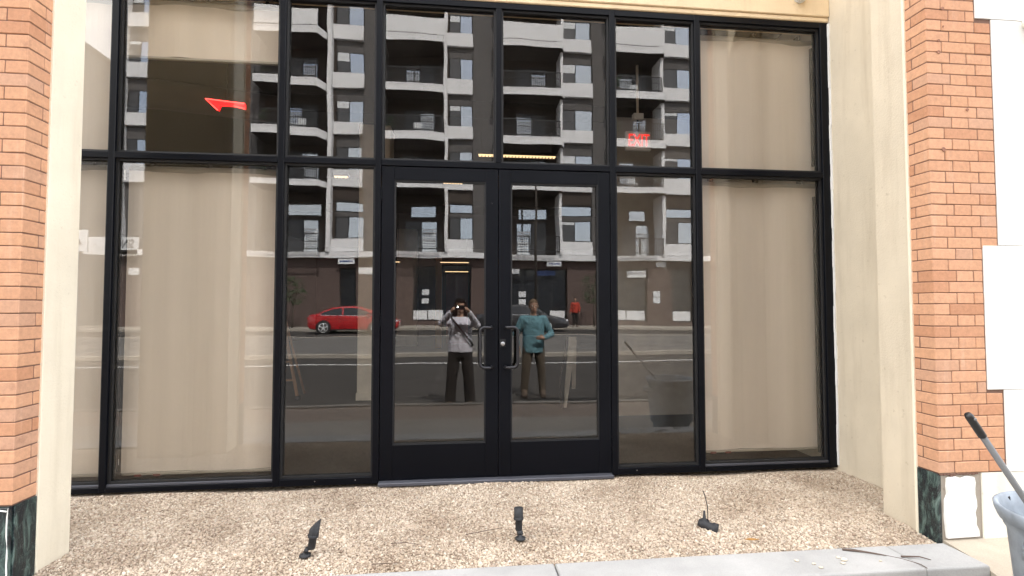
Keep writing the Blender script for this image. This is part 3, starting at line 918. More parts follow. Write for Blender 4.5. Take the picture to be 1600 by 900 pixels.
BX('mount_box', M['lampoff'], ex, 1.945, 2.06, 1.385, 1.455, 3.46, 3.53, 0.005)
MB().tube([(2.0, 1.42, 3.53), (2.0, 1.42, 4.086)], 0.014, 10).build('hanging_rod', M['int_col'], ex)
MB().tube([(2.0, 1.42, 3.325), (2.0, 1.42, 3.46)], 0.010, 10).build('hanging_rod', M['int_ceil'], ex)
# red neon arrow
ar = thing('neon_arrow', 'glowing red arrow pointing left in the upper left window', 'neon sign', (-2.48, 1.6, 3.52))
ap = [(-2.685, 3.572), (-2.36, 3.545), (-2.285, 3.535), (-2.285, 3.482), (-2.40, 3.508), (-2.535, 3.512), (-2.555, 3.452)]
MB().prism(ap, 1.60, 1.63).build('arrow_plate', M['neon'], ar)
MB().tube([(-2.555, 1.59, 3.452), (-2.685, 1.59, 3.572), (-2.285, 1.59, 3.535)], 0.006, 8).build('neon_tube', M['neonglow'], ar)
MB().tube([(-2.40, 1.59, 3.508), (-2.285, 1.59, 3.482)], 0.006, 8).build('neon_tube', M['neonglow'], ar)
MB().tube([(-2.48, 1.62, 3.53), (-2.48, 1.62, 4.086)], 0.006, 6).build('hanging_wire', M['int_ceil'], ar)
# folded step ladder behind the left sidelight
ld = thing('step_ladder', 'wooden step ladder leg standing inside the left sidelight', 'ladder', (-2.55, 3.75, 0))
for s in (0, 0.42):
    MB().tube([(-2.34 - s, 3.76, 0.0), (-2.50 - s, 3.80, 0.75), (-2.60 - s, 3.84, 1.3)], 0.024, 6).build('rail', M['ladder'], ld)
    MB().tube([(-2.40 - s, 4.3, 0.0), (-2.52 - s, 4.05, 0.75), (-2.60 - s, 3.87, 1.3)], 0.018, 6).build('rear_leg', M['ladder'], ld)
    BX('rubber_foot', M['gasket'], ld, -2.37 - s, -2.31 - s, 3.72, 3.80, -0.004, 0.05, 0.004)
for i in range(4):
    zz = 0.28 + 0.27 * i
    xo = -0.16 * zz / 0.75
    BX('step', M['ladder'], ld, -2.76 + xo - 0.0, -2.34 + xo, 3.74, 3.84, zz - 0.012, zz + 0.012, 0.003)
# leaning sandwich board behind the right door
sb = thing('easel_board', 'narrow pale folding board standing inside behind the right door', 'easel', (1.45, 2.9, 0))
MB().prism([(1.42, 0.0), (1.46, 0.0), (1.60, 0.95), (1.50, 0.95)], 2.75, 2.79).build('front_board', M['int_part'], sb)
MB().prism([(1.58, 0.22), (1.63, 0.22), (1.65, 0.9), (1.59, 0.9)], 2.95, 2.98).build('rear_board', M['int_part'], sb)
MB().tube([(1.38, 2.72, 0.0), (1.36, 2.72, 0.35), (1.47, 2.73, 0.95)], 0.012, 6).build('leg', M['int_wall'], sb)

# ---------------------------------------------------------------- small things on the gravel
def spotlight_upright(label, loc, tilt, rz, cut=True):
    t = thing('garden_spotlight', label, 'garden light', loc, rz, 'black garden spotlights in the gravel')
    rot = Matrix.Translation((0, 0, 0.045)) @ Matrix.Rotation(tilt, 4, 'Y')
    prof = [(0.0, 0.0), (0.021, 0.002), (0.024, 0.012), (0.024, 0.075), (0.030, 0.078), (0.0315, 0.09), (0.0315, 0.155)]
    mb = MB().lathe(prof, (0, 0, 0), 20)
    if cut:       # slanted glare shield
        for v in mb.bm.verts:
            if v.co.z > 0.15: v.co.z += 0.036 * (v.co.x / 0.0315)
    mb.xform(rot).build('lamp_barrel', M['rubber'], t, True, True)
    MB().lathe([(0.027, 0.10), (0.0, 0.101)], (0, 0, 0), 16).xform(rot).build('lens', M['gasket'], t, False, True)
    MB().lathe([(0.033, 0.076), (0.034, 0.078), (0.034, 0.092), (0.031, 0.094)], (0, 0, 0), 20).xform(rot).build('collar', M['rubber'], t, True, True)
    MB().lathe([(0.0, -0.06), (0.012, -0.06), (0.016, 0.0), (0.036, 0.004), (0.036, 0.014), (0.016, 0.018), (0.014, 0.032), (0.0, 0.034)], (-0.036, 0, 0), 18).build('stake_mount', M['rubber'], t, True, True)
    mb = MB().lathe([(0.014, -0.018), (0.014, 0.018)], (-0.028, 0, 0.042), 14, 'y')
    mb.build('knuckle', M['rubber'], t, True, True)
    t.scale = (0.86,) * 3
    return t
spotlight_upright('upright black garden spotlight with slanted hood in the gravel at left', (-0.80, -1.10, -0.012), R(8), R(5))
t = spotlight_upright('upright black garden spotlight in the gravel before the doors', (0.365, -0.985, -0.016), R(3), R(100), False)
def spotlight_fallen():
    t = thing('garden_spotlight', 'toppled black garden spotlight with wire in the gravel at right', 'garden light', (1.515, -0.985, 0.012), R(-25), 'black garden spotlights in the gravel')
    rot = Matrix.Rotation(R(108), 4, 'Y')
    MB().lathe([(0.0, -0.03), (0.02, -0.028), (0.026, 0.0), (0.028, 0.05), (0.036, 0.06), (0.038, 0.085), (0.03, 0.087), (0.028, 0.06), (0.0, 0.058)], (0, 0, 0), 18).xform(rot).build('lamp_barrel', M['rubber'], t, True, True)
    MB().lathe([(0.0, 0), (0.030, 0.002), (0.03, 0.016), (0.01, 0.03), (0.006, 0.075), (0.0, 0.078)], (0.01, 0.02, 0.0), 14).build('stake_mount', M['rubber'], t, True, True)
    MB().tube([(0.03, 0.01, 0.02), (0.03, 0.03, 0.10), (0.015, 0.05, 0.16), (0.005, 0.06, 0.185)], 0.0028, 6).build('wire', M['gasket'], t, True, True)
    return t
spotlight_fallen()
# twigs and strays
def twig(label, pts, r=0.004):
    tag(MB().tube(pts, [r * (1 - 0.6 * i / (len(pts) - 1)) for i in range(len(pts))], 6).build('twig', M['twig']), label, 'twig', 'dry twigs on gravel and kerb')
twig('dark twig on the kerb nearest the brick pier', [(2.17, -1.33, -0.014), (2.26, -1.37, -0.012), (2.36, -1.42, -0.015)], 0.006)
twig('short forked twig on the kerb beside the joint', [(2.43, -1.44, -0.014), (2.52, -1.46, -0.010), (2.56, -1.49, -0.015)], 0.005)
twig('thin twig in the gravel at mid left', [(-0.38, -1.02, 0.0), (-0.30, -1.03, 0.006), (-0.22, -1.05, 0.0)], 0.003)
twig('long thin twig in the gravel between two spotlights', [(0.05, -0.95, 0.0), (0.16, -0.93, 0.007), (0.27, -0.88, 0.0)], 0.003)
twig('brown twig at the gravel edge by the kerb', [(-0.45, -1.25, 0.0), (-0.38, -1.26, 0.006), (-0.31, -1.25, 0.0)], 0.003)
for i, (x, y, s, wd) in enumerate(((1.83, -1.42, 0.016, 'dark grey chip lying alone on the kerb'), (1.90, -1.46, 0.013, 'small chip on the kerb left of the pale stones'), (1.91, -1.50, 0.015, 'chip nearest the kerb front edge'),
        (2.08, -1.41, 0.014, 'pale stone at the back of the cluster on the kerb'), (2.09, -1.44, 0.022, 'largest pale stone of the cluster on the kerb'), (2.06, -1.47, 0.016, 'pale stone at the front of the cluster on the kerb'), (2.28, -1.47, 0.011, 'tiny stone on the kerb beside the twigs'))):
    mb = MB(); bmesh.ops.create_icosphere(mb.bm, subdivisions=2, radius=s / 1.6)
    for v in mb.bm.verts: v.co = Vector((v.co.x * 1.3, v.co.y, v.co.z * 0.62)) * rng.uniform(0.88, 1.1)
    mb.xform(Matrix.Translation((x, y, -0.0195 + s * 0.3)))
    tag(mb.build('pebble', M['pebble'], None, False), wd, 'pebble', 'loose stones on the kerb')
tag(MB().prism([(1.66, -1.20), (1.70, -1.215), (1.745, -1.21), (1.70, -1.19)], 0.006, 0.010, 'z').build('dry_leaf', M['wood']), 'small orange dry leaf on the gravel at right', 'leaf')

# ---------------------------------------------------------------- trash can with pole
CX, CY, CZ0 = 2.69, -2.11, -0.205
tcn = thing('trash_can', 'grey plastic trash can with side handles at the right edge', 'trash can', (CX, CY, CZ0))
prof = [(0.0, 0.0), (0.205, 0.0), (0.215, 0.02), (0.258, 0.56), (0.268, 0.575), (0.275, 0.60), (0.285, 0.605), (0.298, 0.64), (0.302, 0.665), (0.294, 0.672), (0.283, 0.665), (0.270, 0.60), (0.25, 0.56), (0.205, 0.03), (0.0, 0.025)]
MB().lathe(prof, (CX, CY, CZ0), 40).build('bin_body', M['greyplastic'], tcn, True)
for a in (R(196), R(16)):
    mb = MB()
    ca, sa = math.cos(a), math.sin(a)
    ring = []
    for k in range(9):
        t = -0.5 + k / 8
        ang = a + t * 0.95
        rr = 0.265 + 0.075 * math.cos(t * math.pi) ** 0.7 if abs(t) < 0.499 else 0.262
        ring.append((CX + rr * math.cos(ang), CY + rr * math.sin(ang), CZ0 + 0.555 - 0.03 * math.cos(t * math.pi)))
    inner = [(CX + 0.255 * math.cos(a + (-0.5 + k / 8) * 0.95), CY + 0.255 * math.sin(a + (-0.5 + k / 8) * 0.95)) for k in range(9)]
    outl = [(p[0], p[1]) for p in ring]
    mb.prism(outl + inner[::-1], CZ0 + 0.530, CZ0 + 0.545, 'z')
    for (p, q) in zip(outl, outl[1:]):
        p, q = Vector((*p, 0)), Vector((*q, 0)); c3 = Vector((CX, CY, 0))
        pi, qi = p + (c3 - p).normalized() * 0.012, q + (c3 - q).normalized() * 0.012
        mb.prism([(p.x, p.y), (q.x, q.y), (qi.x, qi.y), (pi.x, pi.y)], CZ0 + 0.49, CZ0 + 0.5305, 'z')
    mb.build('handle', M['greyplastic'], tcn, True)
    mb = MB()
    rg = []
    for zz, rr in ((0.12, 0.225), (0.50, 0.259)):
        rg.append([(CX + (rr + q) * math.cos(a + s * 0.42), CY + (rr + q) * math.sin(a + s * 0.42), CZ0 + zz) for s, q in ((-1, 0), (-0.5, 0.02), (0, 0.026), (0.5, 0.02), (1, 0))])
    mb.loft(rg, False, False)
    mb.build('rib_panel', M['greyplastic'], tcn, True)
BX('dark_handle_opening', M['grip'], tcn, 2.60, 2.645, CY + 0.272, CY + 0.305, CZ0 + 0.585, CZ0 + 0.655, 0.004)  # black block put in for the dark of the handle opening
pl = thing('broom_pole', 'grey pole with black grip leaning in the trash can', 'pole', (2.106, -2.134, 0.907))
P0, P1 = Vector((2.10, -2.137, 0.915)), Vector((2.80, -1.99, 0.02 - 0.15))
P1 = P0 + (Vector((2.45, -2.075, 0.5)) - P0) * 2.35
dirv = (P1 - P0).normalized()
MB().tube([P0 + dirv * 0.12, P1], 0.0125, 14).build('shaft', M['pole'], pl, True)
MB().tube([P0, P0 + dirv * 0.012, P0 + dirv * 0.125, P0 + dirv * 0.128], [0.012, 0.0155, 0.0155, 0.0135], 14).build('grip', M['grip'], pl, True)
q = P0 + dirv * 0.03
MB().ball(q + Vector((-0.0, -0.0165, 0.004)), 0.006, 8).build('hang_hole', M['pole'], pl)

# ---------------------------------------------------------------- apartment block across the street
ap_ = thing('apartment_building', 'taupe apartment block with white balconies mirrored in the glass', 'building', (0, -29, 0))
W0, WB, SL = -28.5, -29.5, -27.4
ROOF = 24.6
SLABS = [(8.75, 9.15), (11.68, 12.20), (14.80, 15.30), (17.95, 18.40), (21.10, 21.55)]
WIN = [(10.0, 11.38), (12.99, 14.42), (16.10, 17.50), (19.12, 20.45), (22.3, 23.6)]
SPN = [(8.95, 10.0), (12.21, 12.99), (15.18, 16.10), (18.25, 19.12), (21.4, 22.3)]
BAYS = [dict(b=(-12.4, -8.12), fin=(-8.10, -7.86), w=(-7.70, -5.98), end=-4.72),
        dict(b=(-4.70, -1.02), fin=(-1.00, -0.80), w=(-0.70, 0.83), end=2.48),
        dict(b=(2.50, 6.52), fin=(6.54, 6.72), w=(6.80, 8.78), end=9.96),
        dict(b=(9.98, 13.38), fin=(13.40, 13.62), w=(13.85, 15.80), end=17.2),
        dict(b=(17.22, 21.0), fin=(21.02, 21.24), w=(21.5, 23.4), end=26.0)]
def A(name, mat, x0, x1, y0, y1, z0, z1, bev=0.0, par=ap_):
    return BX(name, M[mat], par, x0, x1, y0, y1, z0, z1, bev)
def far_window(x0, x1, z0, z1, y=W0, flip=False):
    wn = A('window', 'b_frame', x0, x1, y - 0.16, y - 0.10, z0, z1)
    xm = x0 + (x1 - x0) * (0.46)
    t = 0.05
    if rng.random() < 0.6:
        dz = (z1 - z0) * rng.choice((0.25, 0.45, 0.6, 0.8))
        A('blind', 'b_blind', x0 + t, xm - t / 2, y - 0.083, y - 0.075, z1 - t - dz * 0.5, z1 - t, 0, wn)
    A('pane', 'b_screen' if not flip else 'b_glass', x0 + t, xm - t / 2, y - 0.105, y - 0.085, z0 + t, z1 - t, 0, wn)
    A('pane', 'b_glass' if not flip else 'b_screen', xm + t / 2, x1 - t, y - 0.105, y - 0.085, z0 + t, z1 - t, 0, wn)
    return wn
def railing(x0, x1, z):
    mb = MB()
    y = SL - 0.08
    for zz, h in ((1.02, 0.05), (0.10, 0.04), (0.62, 0.02)):
        mb.box(x0, x1, y - 0.03, y + 0.03, z + zz, z + zz + h)
    n = int((x1 - x0) / 0.13)
    for k in range(n + 1):
        xx = x0 + (x1 - x0) * k / n
        mb.box(xx - 0.012, xx + 0.012, y - 0.012, y + 0.012, z, z + 1.03)
    for xx in (x0 + 0.03, x1 - 0.03, (x0 + x1) / 2):
        mb.box(xx - 0.03, xx + 0.03, y - 0.03, y + 0.03, z, z + 1.05)
    mb.build('railing', M['b_frame'], ap_)
def sliding_door(xc, z, blind_right, seed):
    wdt = 0.95
    d = A('balcony_door', 'b_frame', xc - wdt - 0.06, xc + wdt + 0.06, WB, WB + 0.07, z, z + 2.16)
    for s, bl in ((-1, not blind_right), (1, blind_right)):
        x0, x1 = (xc - wdt, xc - 0.04) if s < 0 else (xc + 0.04, xc + wdt)
        A('door_panel', 'b_glass' if bl else 'b_screen', x0, x1, WB + 0.065, WB + 0.10, z + 0.05, z + 2.1, 0, d)
        if bl:
            mb = MB()
            for k in range(9):
                zz = z + 0.15 + k * 0.17
                mb.box(x0 + 0.02, x1 - 0.02, WB + 0.104, WB + 0.118, zz, zz + 0.11)
            mb.build('blind', M['b_blind'], d)
for bi, b in enumerate(BAYS):
    x0, x1 = b['b']; f0, f1 = b['fin']; w0, w1 = b['w']
    A('wall_pier', 'b_wall', w1 + 0.02, b['end'], -31.5, W0, 4.82, ROOF)
    A('fin', 'b_white', f0, f1, -30.2, W0 + 0.55, 4.82, ROOF)
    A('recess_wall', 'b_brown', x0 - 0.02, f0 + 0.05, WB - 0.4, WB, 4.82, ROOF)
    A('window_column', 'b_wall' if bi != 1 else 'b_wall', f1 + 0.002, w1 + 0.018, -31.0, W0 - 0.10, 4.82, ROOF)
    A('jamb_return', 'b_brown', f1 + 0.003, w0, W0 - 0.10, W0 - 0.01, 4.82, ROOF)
    for k, ((s0, s1), (q0, q1), (p0, p1)) in enumerate(zip(SLABS, WIN, SPN)):
        sb_ = MB()
        if bi == 0:
            poly = [(x0, WB), (x1 + 0.01, WB), (x1 + 0.01, W0 + 0.25), (x1 - 0.45, SL), (x0, SL)]
        elif bi in (1,):
            poly = [(x0, WB), (x1 + 0.01, WB), (x1 + 0.01, SL), (x0, SL)]
        else:
            poly = [(x0, WB), (x1 + 0.01, WB), (x1 + 0.3, W0 + 0.6), (x1 + 0.05, SL), (x0, SL)]
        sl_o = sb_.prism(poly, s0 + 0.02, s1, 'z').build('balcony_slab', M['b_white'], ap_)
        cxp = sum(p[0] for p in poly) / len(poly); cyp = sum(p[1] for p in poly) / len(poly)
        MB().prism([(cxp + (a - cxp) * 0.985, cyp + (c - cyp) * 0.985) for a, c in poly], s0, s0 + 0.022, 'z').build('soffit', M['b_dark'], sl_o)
        # shadow reveal line in the fascia
        MB().box(x0, x1 - 0.5, SL - 0.004, SL + 0.012, s1 - 0.10, s1 - 0.06).build('drip_edge', M['b_white'], sl_o)
        if k >= 3:
            xr = x1 - 0.46 if bi == 0 else x1 + 0.03
            pp = A('parapet', 'b_white', x0, xr, SL - 0.16, SL - 0.012, s1 + 0.06, s1 + 1.15)
            A('slot', 'b_frame', x0 + 0.2, xr - 0.35, SL - 0.15, SL - 0.02, s1 + 0.001, s1 + 0.058, 0, pp)
        else:
            railing(x0 + 0.05, x1 - (0.5 if bi == 0 else 0.05), s1)
        sliding_door((x0 + x1) / 2 + 0.25, s1, (bi + k) % 2 == 0, bi * 7 + k)
        rr_ = rng.random()
        if k < 3 and rr_ < 0.75:      # chair and pot behind the rail
            cx = x0 + (x1 - x0) * rng.uniform(0.2, 0.8)
            mb = MB().box(cx - 0.25, cx + 0.25, -28.6, -28.1, s1 + 0.40, s1 + 0.46).box(cx - 0.25, cx + 0.25, -28.62, -28.57, s1 + 0.46, s1 + 0.95)
            for ox in (-0.22, 0.22):
                for oy in (-28.57, -28.13): mb.box(cx + ox - 0.02, cx + ox + 0.02, oy - 0.02, oy + 0.02, s1, s1 + 0.4)
            mb.build('balcony_chair', M['b_frame'] if rr_ < 0.4 else M['b_blind'], ap_)
            px_ = x0 + (x1 - x0) * (0.9 if cx < (x0 + x1) / 2 else 0.12)
            pt = MB().lathe([(0.12, 0), (0.17, 0.32), (0.15, 0.32), (0.0, 0.28)], (px_, -27.8, s1), 10).build('plant_pot', M['b_ground'], ap_)
            mb = MB()
            for _ in range(60):
                a_, u_ = rng.uniform(0, 6.28), rng.uniform(0.02, 0.3)
                c_ = Vector((px_ + math.cos(a_) * u_, -27.8 + math.sin(a_) * u_, s1 + rng.uniform(0.35, 1.1)))
                m3 = Euler((rng.uniform(0, 6), rng.uniform(0, 6), 0)).to_matrix()
                mb.bm.faces.new([mb.bm.verts.new(c_ + m3 @ Vector(q)) for q in ((-0.12, 0, 0), (0, -0.04, 0), (0.12, 0, 0), (0, 0.04, 0))])
            mb.build('plant_leaves', M['leaf'], ap_)
        far_window(w0, w1, q0, q1)
        A('spandrel', 'b_white', f1 + 0.004, w1, W0 - 0.09, W0 + 0.14, p0, p1)
    # first floor above the shops
    A('spandrel', 'b_white', f1 + 0.004, w1, W0 - 0.09, W0 + 0.14, 4.86, 5.67)
    far_window(w0, w1, 5.70, 7.05)
    wn = A('window', 'b_frame', w0, w1, W0 - 0.16, W0 - 0.10, 7.33, 7.97)
    A('pane', 'b_glass', w0 + 0.05, w1 - 0.05, W0 - 0.105, W0 - 0.085, 7.38, 7.92, 0, wn)
    A('lower_wall', 'b_brown', w0, w1, W0 - 0.2, W0 - 0.03, 8.05, 8.94)
    wn = A('window', 'b_frame', x0 + 1.5, x1 - 0.6, WB, WB + 0.06, 7.2, 7.95)
    A('pane', 'b_glass', x0 + 1.55, x1 - 0.65, WB + 0.055, WB + 0.08, 7.25, 7.9, 0, wn)
    sliding_door((x0 + x1) / 2 + 0.35, 4.82, bi != 2, 50 + bi)
    railing(x0 + 0.05, x1 - 0.1, 4.82)
# left part of the block
A('wall_pier', 'b_wall', -18.6, -12.42, -31.5, W0, 4.82, ROOF)
A('window_column', 'b_wall', -20.6, -18.62, -31.0, W0 - 0.10, 4.82, ROOF)
A('fin', 'b_white', -20.62, -20.02, -30.2, W0 + 0.3, 4.82, ROOF)
for (q0, q1), (p0, p1) in zip(WIN, SPN):
    far_window(-20.0, -18.65, q0, q1)
    A('spandrel', 'b_white', -20.0, -18.64, W0 - 0.09, W0 + 0.14, p0, p1)
A('back_mass', 'b_wall', -20.6, 26.0, -46, -31.6, 0.1, ROOF)
A('roof_parapet', 'b_white', -20.7, 26.1, -31.6, W0 + 0.1, ROOF, ROOF + 0.5)
A('ledge', 'b_white', -20.6, 26.0, -31.4, W0 + 0.42, 4.45, 4.80, 0.01)
# ground floor shops
openings = [(-7.32, -6.34, 0.2, 3.86), (-2.95, 0.72, 0.45, 4.05), (3.30, 7.15, 0.45, 3.9), (10.25, 12.55, 0.45, 3.95), (14.2, 15.7, 0.45, 3.95)]
xs = -20.6
for (a, b, z0, z1) in openings + [(26.0, 26.1, 0, 4.4)]:
    A('shop_wall', 'b_ground', xs, a, -31.0, W0, 0.1, 4.449)
    if b < 26.05:
        A('shop_lintel', 'b_ground', a, b, -31.0, W0 - 0.01, z1, 4.449)
        A('shop_sill', 'b_ground', a, b, -31.0, W0 - 0.01, 0.1, z0)
        wn = A('shop_window', 'b_frame', a, b, -28.95, -28.80, z0, z1)
        nn = max(1, round((b - a) / 1.0))
        for k in range(nn):
            A('pane', 'car_glass', a + (b - a) * k / nn + 0.05, a + (b - a) * (k + 1) / nn - 0.05, -28.81, -28.785, z0 + 0.06, z1 - 0.06, 0, wn)
    xs = b
for (a, b) in ((-2.9, -2.02), (-1.94, -1.03), (6.04, 7.02), (10.37, 11.11), (11.19, 12.42), (14.32, 15.53)):
    A('white_panel', 'b_poster', a, b, -28.79, -28.74, 0.52, 1.13)
for (a, b, z0, z1) in ((-6.18, -5.28, 3.48, 3.88), (3.45, 3.95, 3.55, 3.88), (11.15, 12.4, 3.3, 3.75), (-19.66, -19.05, 3.29, 3.71), (13.1, 13.8, 4.02, 4.38)):
    A('notice_board', 'b_poster', a, b, W0 + 0.02, W0 + 0.07, z0, z1)
for (a, b, z0, z1) in ((-7.35, -6.38, 4.08, 4.42), (5.7, 6.7, 4.08, 4.42)):
    nb = A('name_sign', 'b_poster', a, b, W0 + 0.3, W0 + 0.36, z0, z1)
    A('sign_stripe', 'b_sign', a + 0.1, b - 0.1, W0 + 0.361, W0 + 0.366, z0 + 0.12, z0 + 0.2, 0, nb)
for (a, z0) in ((-2.4, 1.6), (-2.4, 2.2), (4.0, 1.5), (4.0, 2.0), (12.9, 1.6), (12.9, 2.0)):
    A('poster', 'b_blind', a, a + 0.45, -28.78 if a != 12.9 else W0 + 0.005, -28.76 if a != 12.9 else W0 + 0.02, z0, z0 + 0.36)
A('blue_sign', 'b_sign', 5.1, 6.4, -28.78, -28.74, 3.45, 3.8)
ss = A('shop_sign', 'b_poster', -21.9, -19.02, W0 + 0.3, W0 + 0.42, 4.5, 5.53)
t_ = text_mesh('letters', 'SINC', 0.72, M['b_wall'], None, (0, 0, 0), (R(90), 0, R(180)), 0.01, 0.62)
t_.parent = ss; t_.location = Vector((-19.72, W0 + 0.44, 5.12)) - ap_.location
# grey neighbour at the far left
nb = thing('neighbour_building', 'plain grey building beyond the left end of the apartment block', 'building', (-34, -38, 0))
BX('wall', M['b_grey'], nb, -46, -24, -62, -25.5, 0.0, 18.2)
BX('roof_edge', M['b_grey'], nb, -46.1, -23.95, -62.1, -25.4, 18.2, 18.42)
for k in range(4):
    for j in range(3 if k < 3 else 0):
        wn = BX('window', M['b_frame'], nb, -43 + 6 * j, -40 + 6 * j, -25.5, -25.44, 6 + 4.4 * k, 8 + 4.4 * k)
        BX('pane', M['b_glass'], wn, -42.9 + 6 * j, -40.1 + 6 * j, -25.45, -25.42, 6.1 + 4.4 * k, 7.9 + 4.4 * k)
bb = thing('billboard', 'white sign board with a dark bird shape at the far left', 'sign', (-20.2, -25.0, 0.1))
BX('board', M['b_poster'], bb, -22.5, -19.6, -25.05, -24.95, 4.35, 5.5, 0.01)
MB().prism([(-20.85, 5.0), (-20.55, 5.2), (-20.3, 5.25), (-20.0, 5.05), (-19.85, 4.72), (-20.2, 4.75), (-20.5, 4.85)], -24.945, -24.93).build('bird_shape', M['b_brown'], bb)
for x in (-22.0, -20.0):
    MB().tube([(x, -25.0, 0.1), (x, -25.0, 4.35)], 0.06, 8).build('post', M['pole'], bb)

# street pole on the far pavement
po = thing('street_pole', 'slender tan pole on the far pavement before the shops', 'pole', (4.66, -26.2, 0.15))
MB().tube([(4.66, -26.2, 0.15), (4.66, -26.2, 9.2)], [0.09, 0.06], 12).build('shaft', M['int_wall'], po, True)
MB().lathe([(0.15, 0.0), (0.15, 0.25), (0.10, 0.32)], (4.66, -26.2, 0.15), 14).build('base', M['int_col'], po, True)
MB().tube([(4.66, -26.2, 9.0), (4.66, -25.2, 9.25), (4.66, -24.4, 9.25)], 0.035, 8).build('arm', M['int_col'], po, True)
MB().box(4.54, 4.78, -24.6, -24.1, 9.14, 9.26, 0.03).build('lamp_head', M['pole'], po)

# ---------------------------------------------------------------- parked cars
def car(name, label, loc, length, height, paint, wheels, rz=0.0, group='cars parked across the street'):
    c = thing(name, label, 'car', loc, rz, group)
    L = length; H = height; Wd = 0.89
    #   x/L      z-bottom z-shoulder  z-centre   half width
    st = [(-0.500, 0.42, 0.70, 0.74, 0.62), (-0.492, 0.32, 0.84, 0.90, 0.74), (-0.47, 0.24, 0.94, 1.00, 0.82), (-0.40, 0.20, 0.97, 1.035, 0.87), (-0.30, 0.19, 0.95, 1.02, 0.89),
          (-0.10, 0.18, 0.92, 0.99, Wd), (0.10, 0.18, 0.90, 0.98, Wd), (0.20, 0.18, 0.88, 0.97, Wd), (0.32, 0.19, 0.83, 0.91, 0.88), (0.42, 0.20, 0.76, 0.82, 0.85), (0.475, 0.22, 0.67, 0.72, 0.76), (0.492, 0.30, 0.60, 0.64, 0.66), (0.5, 0.40, 0.54, 0.57, 0.55)]
    rings = []
    for fx, zb, zs, zc, hw in st:
        x = fx * L
        half = [(0.0, zb), (hw * 0.72, zb), (hw * 0.95, zb + 0.06), (hw * 1.0, zb + 0.22 * (zs - zb) / 0.6), (hw * 1.0, zb + 0.62 * (zs - zb)), (hw * 0.965, zs - 0.02), (hw * 0.90, zs + 0.015), (hw * 0.5, zc - 0.012), (0.0, zc)]
        ring = [(x, y, z) for y, z in half] + [(x, -y, z) for y, z in half[-2:0:-1]]
        rings.append(ring)
    bo = MB().loft(rings).build('body', M[paint], c, True, True)
    smooth_by_angle(bo, 38)
    # cabin
    cab = [(-0.40, 1.00, 0.80), (-0.33, 1.16, 0.76), (-0.22, 1.36, 0.66), (-0.10, 1.45, 0.615), (0.02, 1.46, 0.61), (0.09, 1.41, 0.62), (0.17, 1.24, 0.70), (0.265, 0.965, 0.80)]
    k = H / 1.46
    rings = []
    for fx, zt, hw in cab:
        x = fx * L; zt = 0.93 + (zt - 0.93) * (H - 0.93) / 0.53
        zb = 0.90 if fx < 0.2 else 0.86
        half = [(0.0, zb), (0.82, zb), (hw + 0.02, max(zb + 0.03, zt - 0.05)), (hw - 0.06, zt), (0.0, zt + 0.015)]
        rings.append([(x, y, z) for y, z in half] + [(x, -y, z) for y, z in half[-2:0:-1]])
    cb = MB().loft(rings).build('cabin', M[paint], c, True, True)
    smooth_by_angle(cb, 35)
    # windows: side glass, windscreen, rear screen (slightly proud of the cabin)
    def ztop(fx):
        for (a, za, ha), (b, zb2, hb) in zip(cab, cab[1:]):
            if a <= fx <= b:
                t = (fx - a) / (b - a); zt = za + (zb2 - za) * t
                return 0.93 + (zt - 0.93) * (H - 0.93) / 0.53, ha + (hb - ha) * t
        return 1.0, 0.8
    for s in (-1, 1):
        for (fa, fb) in ((-0.345, -0.115), (-0.095, 0.21)):
            n = 9
            up, lo = [], []
            for i in range(n + 1):
                fx = fa + (fb - fa) * i / n
                zt, hw = ztop(fx)
                zu = zt - 0.085; zl = 0.965
                if zu < zl + 0.004: zu = zl + 0.004
                def yat(z): return 0.82 + (hw + 0.02 - 0.82) * min(1, max(0, (z - 0.90) / max(0.05, zt - 0.05 - 0.90))) + 0.004
                up.append((fx * L, s * yat(zu), zu)); lo.append((fx * L, s * yat(zl), zl))
            mb = MB()
            U = [mb.bm.verts.new(p) for p in up]; Lo = [mb.bm.verts.new(p) for p in lo]
            U2 = [mb.bm.verts.new((p[0], p[1] - s * 0.02, p[2])) for p in up]; L2 = [mb.bm.verts.new((p[0], p[1] - s * 0.02, p[2])) for p in lo]
            for i in range(n):
                mb.bm.faces.new((Lo[i], Lo[i + 1], U[i + 1], U[i])); mb.bm.faces.new((L2[i], U2[i], U2[i + 1], L2[i + 1]))
                mb.bm.faces.new((U[i], U[i + 1], U2[i + 1], U2[i])); mb.bm.faces.new((Lo[i + 1], Lo[i], L2[i], L2[i + 1]))
            mb.build('side_window', M['car_glass'], c, False, True)
    def screen(fa, fb, nm):
        (za, ha), (zb_, hb) = ztop(fa), ztop(fb)
        mb = MB()
        up = 0.018
        q = [(fa * L, -ha + 0.10, za + up), (fb * L, -hb + 0.10, zb_ + up), (fb * L, hb - 0.10, zb_ + up), (fa * L, ha - 0.10, za + up)]
        mb.loft([[(x, y, z) for x, y, z in q], [(x, y, z - 0.012) for x, y, z in q]])
        mb.build(nm, M['car_glass'], c, False, True)
    screen(0.105, 0.245, 'windscreen'); screen(-0.375, -0.225, 'rear_screen')
    for s in (-1, 1):
        mb = MB()
        for fx in (-0.27, -0.105, 0.10, 0.215):
            mb.box(fx * L - 0.006, fx * L + 0.006, s * 0.885, s * 0.893, 0.30, 0.86)
        mb.box(-0.34 * L, 0.24 * L, s * 0.80, s * 0.896, 0.175, 0.235)
        mb.build('door_seam', M['gasket'], c, False, True)
        MB().box(-0.35 * L, 0.21 * L, s * 0.83, s * 0.846, 0.942, 0.958).build('window_trim', M['alloy'], c, False, True)
    for fx, nm in ((-0.5, 'rear_plate'), (0.5, 'front_plate')):
        MB().box(fx * L - 0.006, fx * L + 0.006, -0.2, 0.2, 0.46, 0.56, 0.002).build(nm, M['b_poster'], c, False, True)
